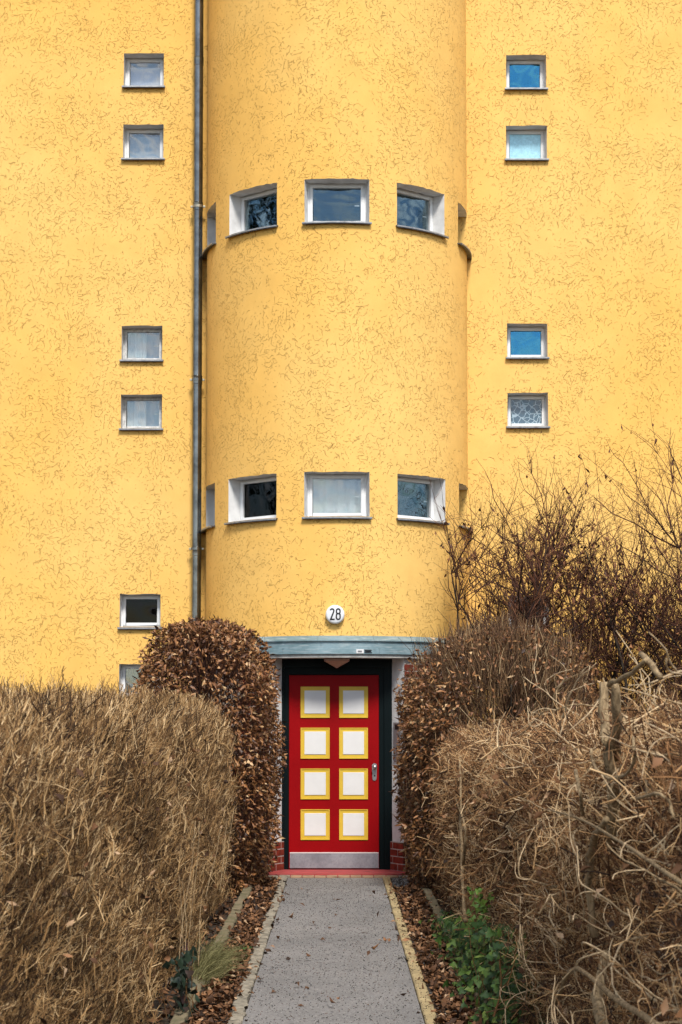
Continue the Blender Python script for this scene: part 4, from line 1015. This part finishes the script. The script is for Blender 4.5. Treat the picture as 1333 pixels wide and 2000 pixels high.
o = np_mesh('leaf_litter', V, Q, LITTER, None, 'stuff', tt); tag(o, 'brown fallen leaves covering the beds along the path edges', 'leaves')
def pebbles(name, label, pts, size, mat, flat_=0.6):
    n = len(pts); base = np.array([[1, 0, 0], [-1, 0, 0], [0, 1, 0], [0, -1, 0], [0, 0, 1], [0, 0, -1.]]); fc = np.array([[0, 2, 4], [2, 1, 4], [1, 3, 4], [3, 0, 4], [2, 0, 5], [1, 2, 5], [3, 1, 5], [0, 3, 5]])
    s = rng.uniform(*size, n); a = rng.uniform(0, 2*PI, n); el = rng.uniform(0.5, 1, n)
    ca, sa = np.cos(a), np.sin(a); X = base[None, :, 0]*s[:, None]; Y = base[None, :, 1]*(s*el)[:, None]; Z = base[None, :, 2]*(s*flat_)[:, None]
    V = np.stack([X*ca[:, None]-Y*sa[:, None], X*sa[:, None]+Y*ca[:, None], Z], -1)+pts[:, None]+rng.normal(0, 1, (n, 6, 3))*(s*0.15)[:, None, None]
    Q = (np.arange(n)[:, None, None]*6+fc[None]).reshape(-1, 3)
    o = np_mesh(name, V.reshape(-1, 3), Q, mat, None, 'stuff', np.repeat(rng.random(n), 6)); return tag(o, label, 'gravel')
g1 = strip(2600, 0.535, 0.82, 16.0, 17.75); g1 = np.concatenate([g1, strip(1500, 0.535, 0.765, 8.2, 16), strip(1800, -0.765, -0.565, 8.2, 17.7)]); g1[:, 2] = 0.006
pebbles('gravel', 'grey gravel beside the yellowish edging near the threshold', g1, (0.003, 0.010), STONEM)
g2 = strip(6500, PX0+0.01, PX1-0.005, 8.2, 17.7); g2[:, 2] = 0.0075
g3 = strip(500, 0.46, 0.525, 8.2, 17.6); g3[:, 2] = 0.0235
pebbles('path_grit', 'dark grit scattered over the grey path', np.concatenate([g2, g3]), (0.0016, 0.0054), GRIT)

# ================================================================== TREES beside the house, outside the frame: the tower panes mirror them
def tree(label, loc, h, crown_r, nb, conifer, seed):
    global rng
    rng = np.random.default_rng(seed)
    root = empty('tree', label, 'tree', loc); K = 10
    P = wander(np.zeros((1, 3)), np.array([[0, 0, 1.0]]), np.array([h]), K, 0.05, 0.02)
    V, Q, tt = tubes(P, (0.16*h/12*np.linspace(1, 0.12, K))[None], 9, np.zeros(1)); np_mesh('trunk', V, Q, BARKD, root, smooth=True)
    k = rng.uniform(0.25, 1.0, nb); zz = k*h; base = np.stack([np.zeros(nb), np.zeros(nb), zz*0.98], 1); a = rng.uniform(0, 2*PI, nb)
    ln = crown_r*(1.15-k)*1.2 if conifer else crown_r*np.sin(np.clip(k, 0.2, 0.97)*PI)*1.1+0.4
    B = wander(base, np.stack([np.cos(a), np.sin(a), np.full(nb, -0.15 if conifer else 0.8)], 1), ln, 6, 0.3, 0.1)
    parts = [tubes(B, 0.022*np.linspace(1, 0.3, 6)[None]*np.ones((nb, 1)), 4, np.full(nb, 0.2))]
    nt_ = nb*14; bi = rng.integers(0, nb, nt_); ki = rng.integers(1, 6, nt_)
    T2 = wander(B[bi, ki], rng.normal(0, 0.8, (nt_, 3))+np.array([0, 0, -0.5 if conifer else 0.6]), rng.uniform(0.2, 0.7, nt_), 4, 0.4, 0.15)
    parts.append(tubes(T2, 0.006*np.ones((nt_, 4)), 3, np.full(nt_, 0.3))); V, Q, tt = merge(parts)
    crown = np_mesh('crown', V, Q, TWIG_B, root, 'stuff', tt)
    if conifer:
        p = T2.reshape(-1, 3); n = len(p)
        V, Q, tt = leaf_mesh(p, rng.normal(0, 0.6, (n, 3))+np.array([0, 0, -0.8]), rng.normal(0, 1, (n, 3)), rng.uniform(0.15, 0.32, n), rng.uniform(0.05, 0.1, n), rng.uniform(0, 0.4, n))
        np_mesh('needles', V, Q, IVY, crown, 'stuff', tt)
tree('dark evergreen tree mirrored in the tower pane on the downpipe side', (-12.5, -4.4, 0), 17.0, 3.0, 150, True, 5)
tree('small bare tree mirrored in the low tower pane', (11.5, -4.6, 0), 6.6, 2.2, 60, False, 6)
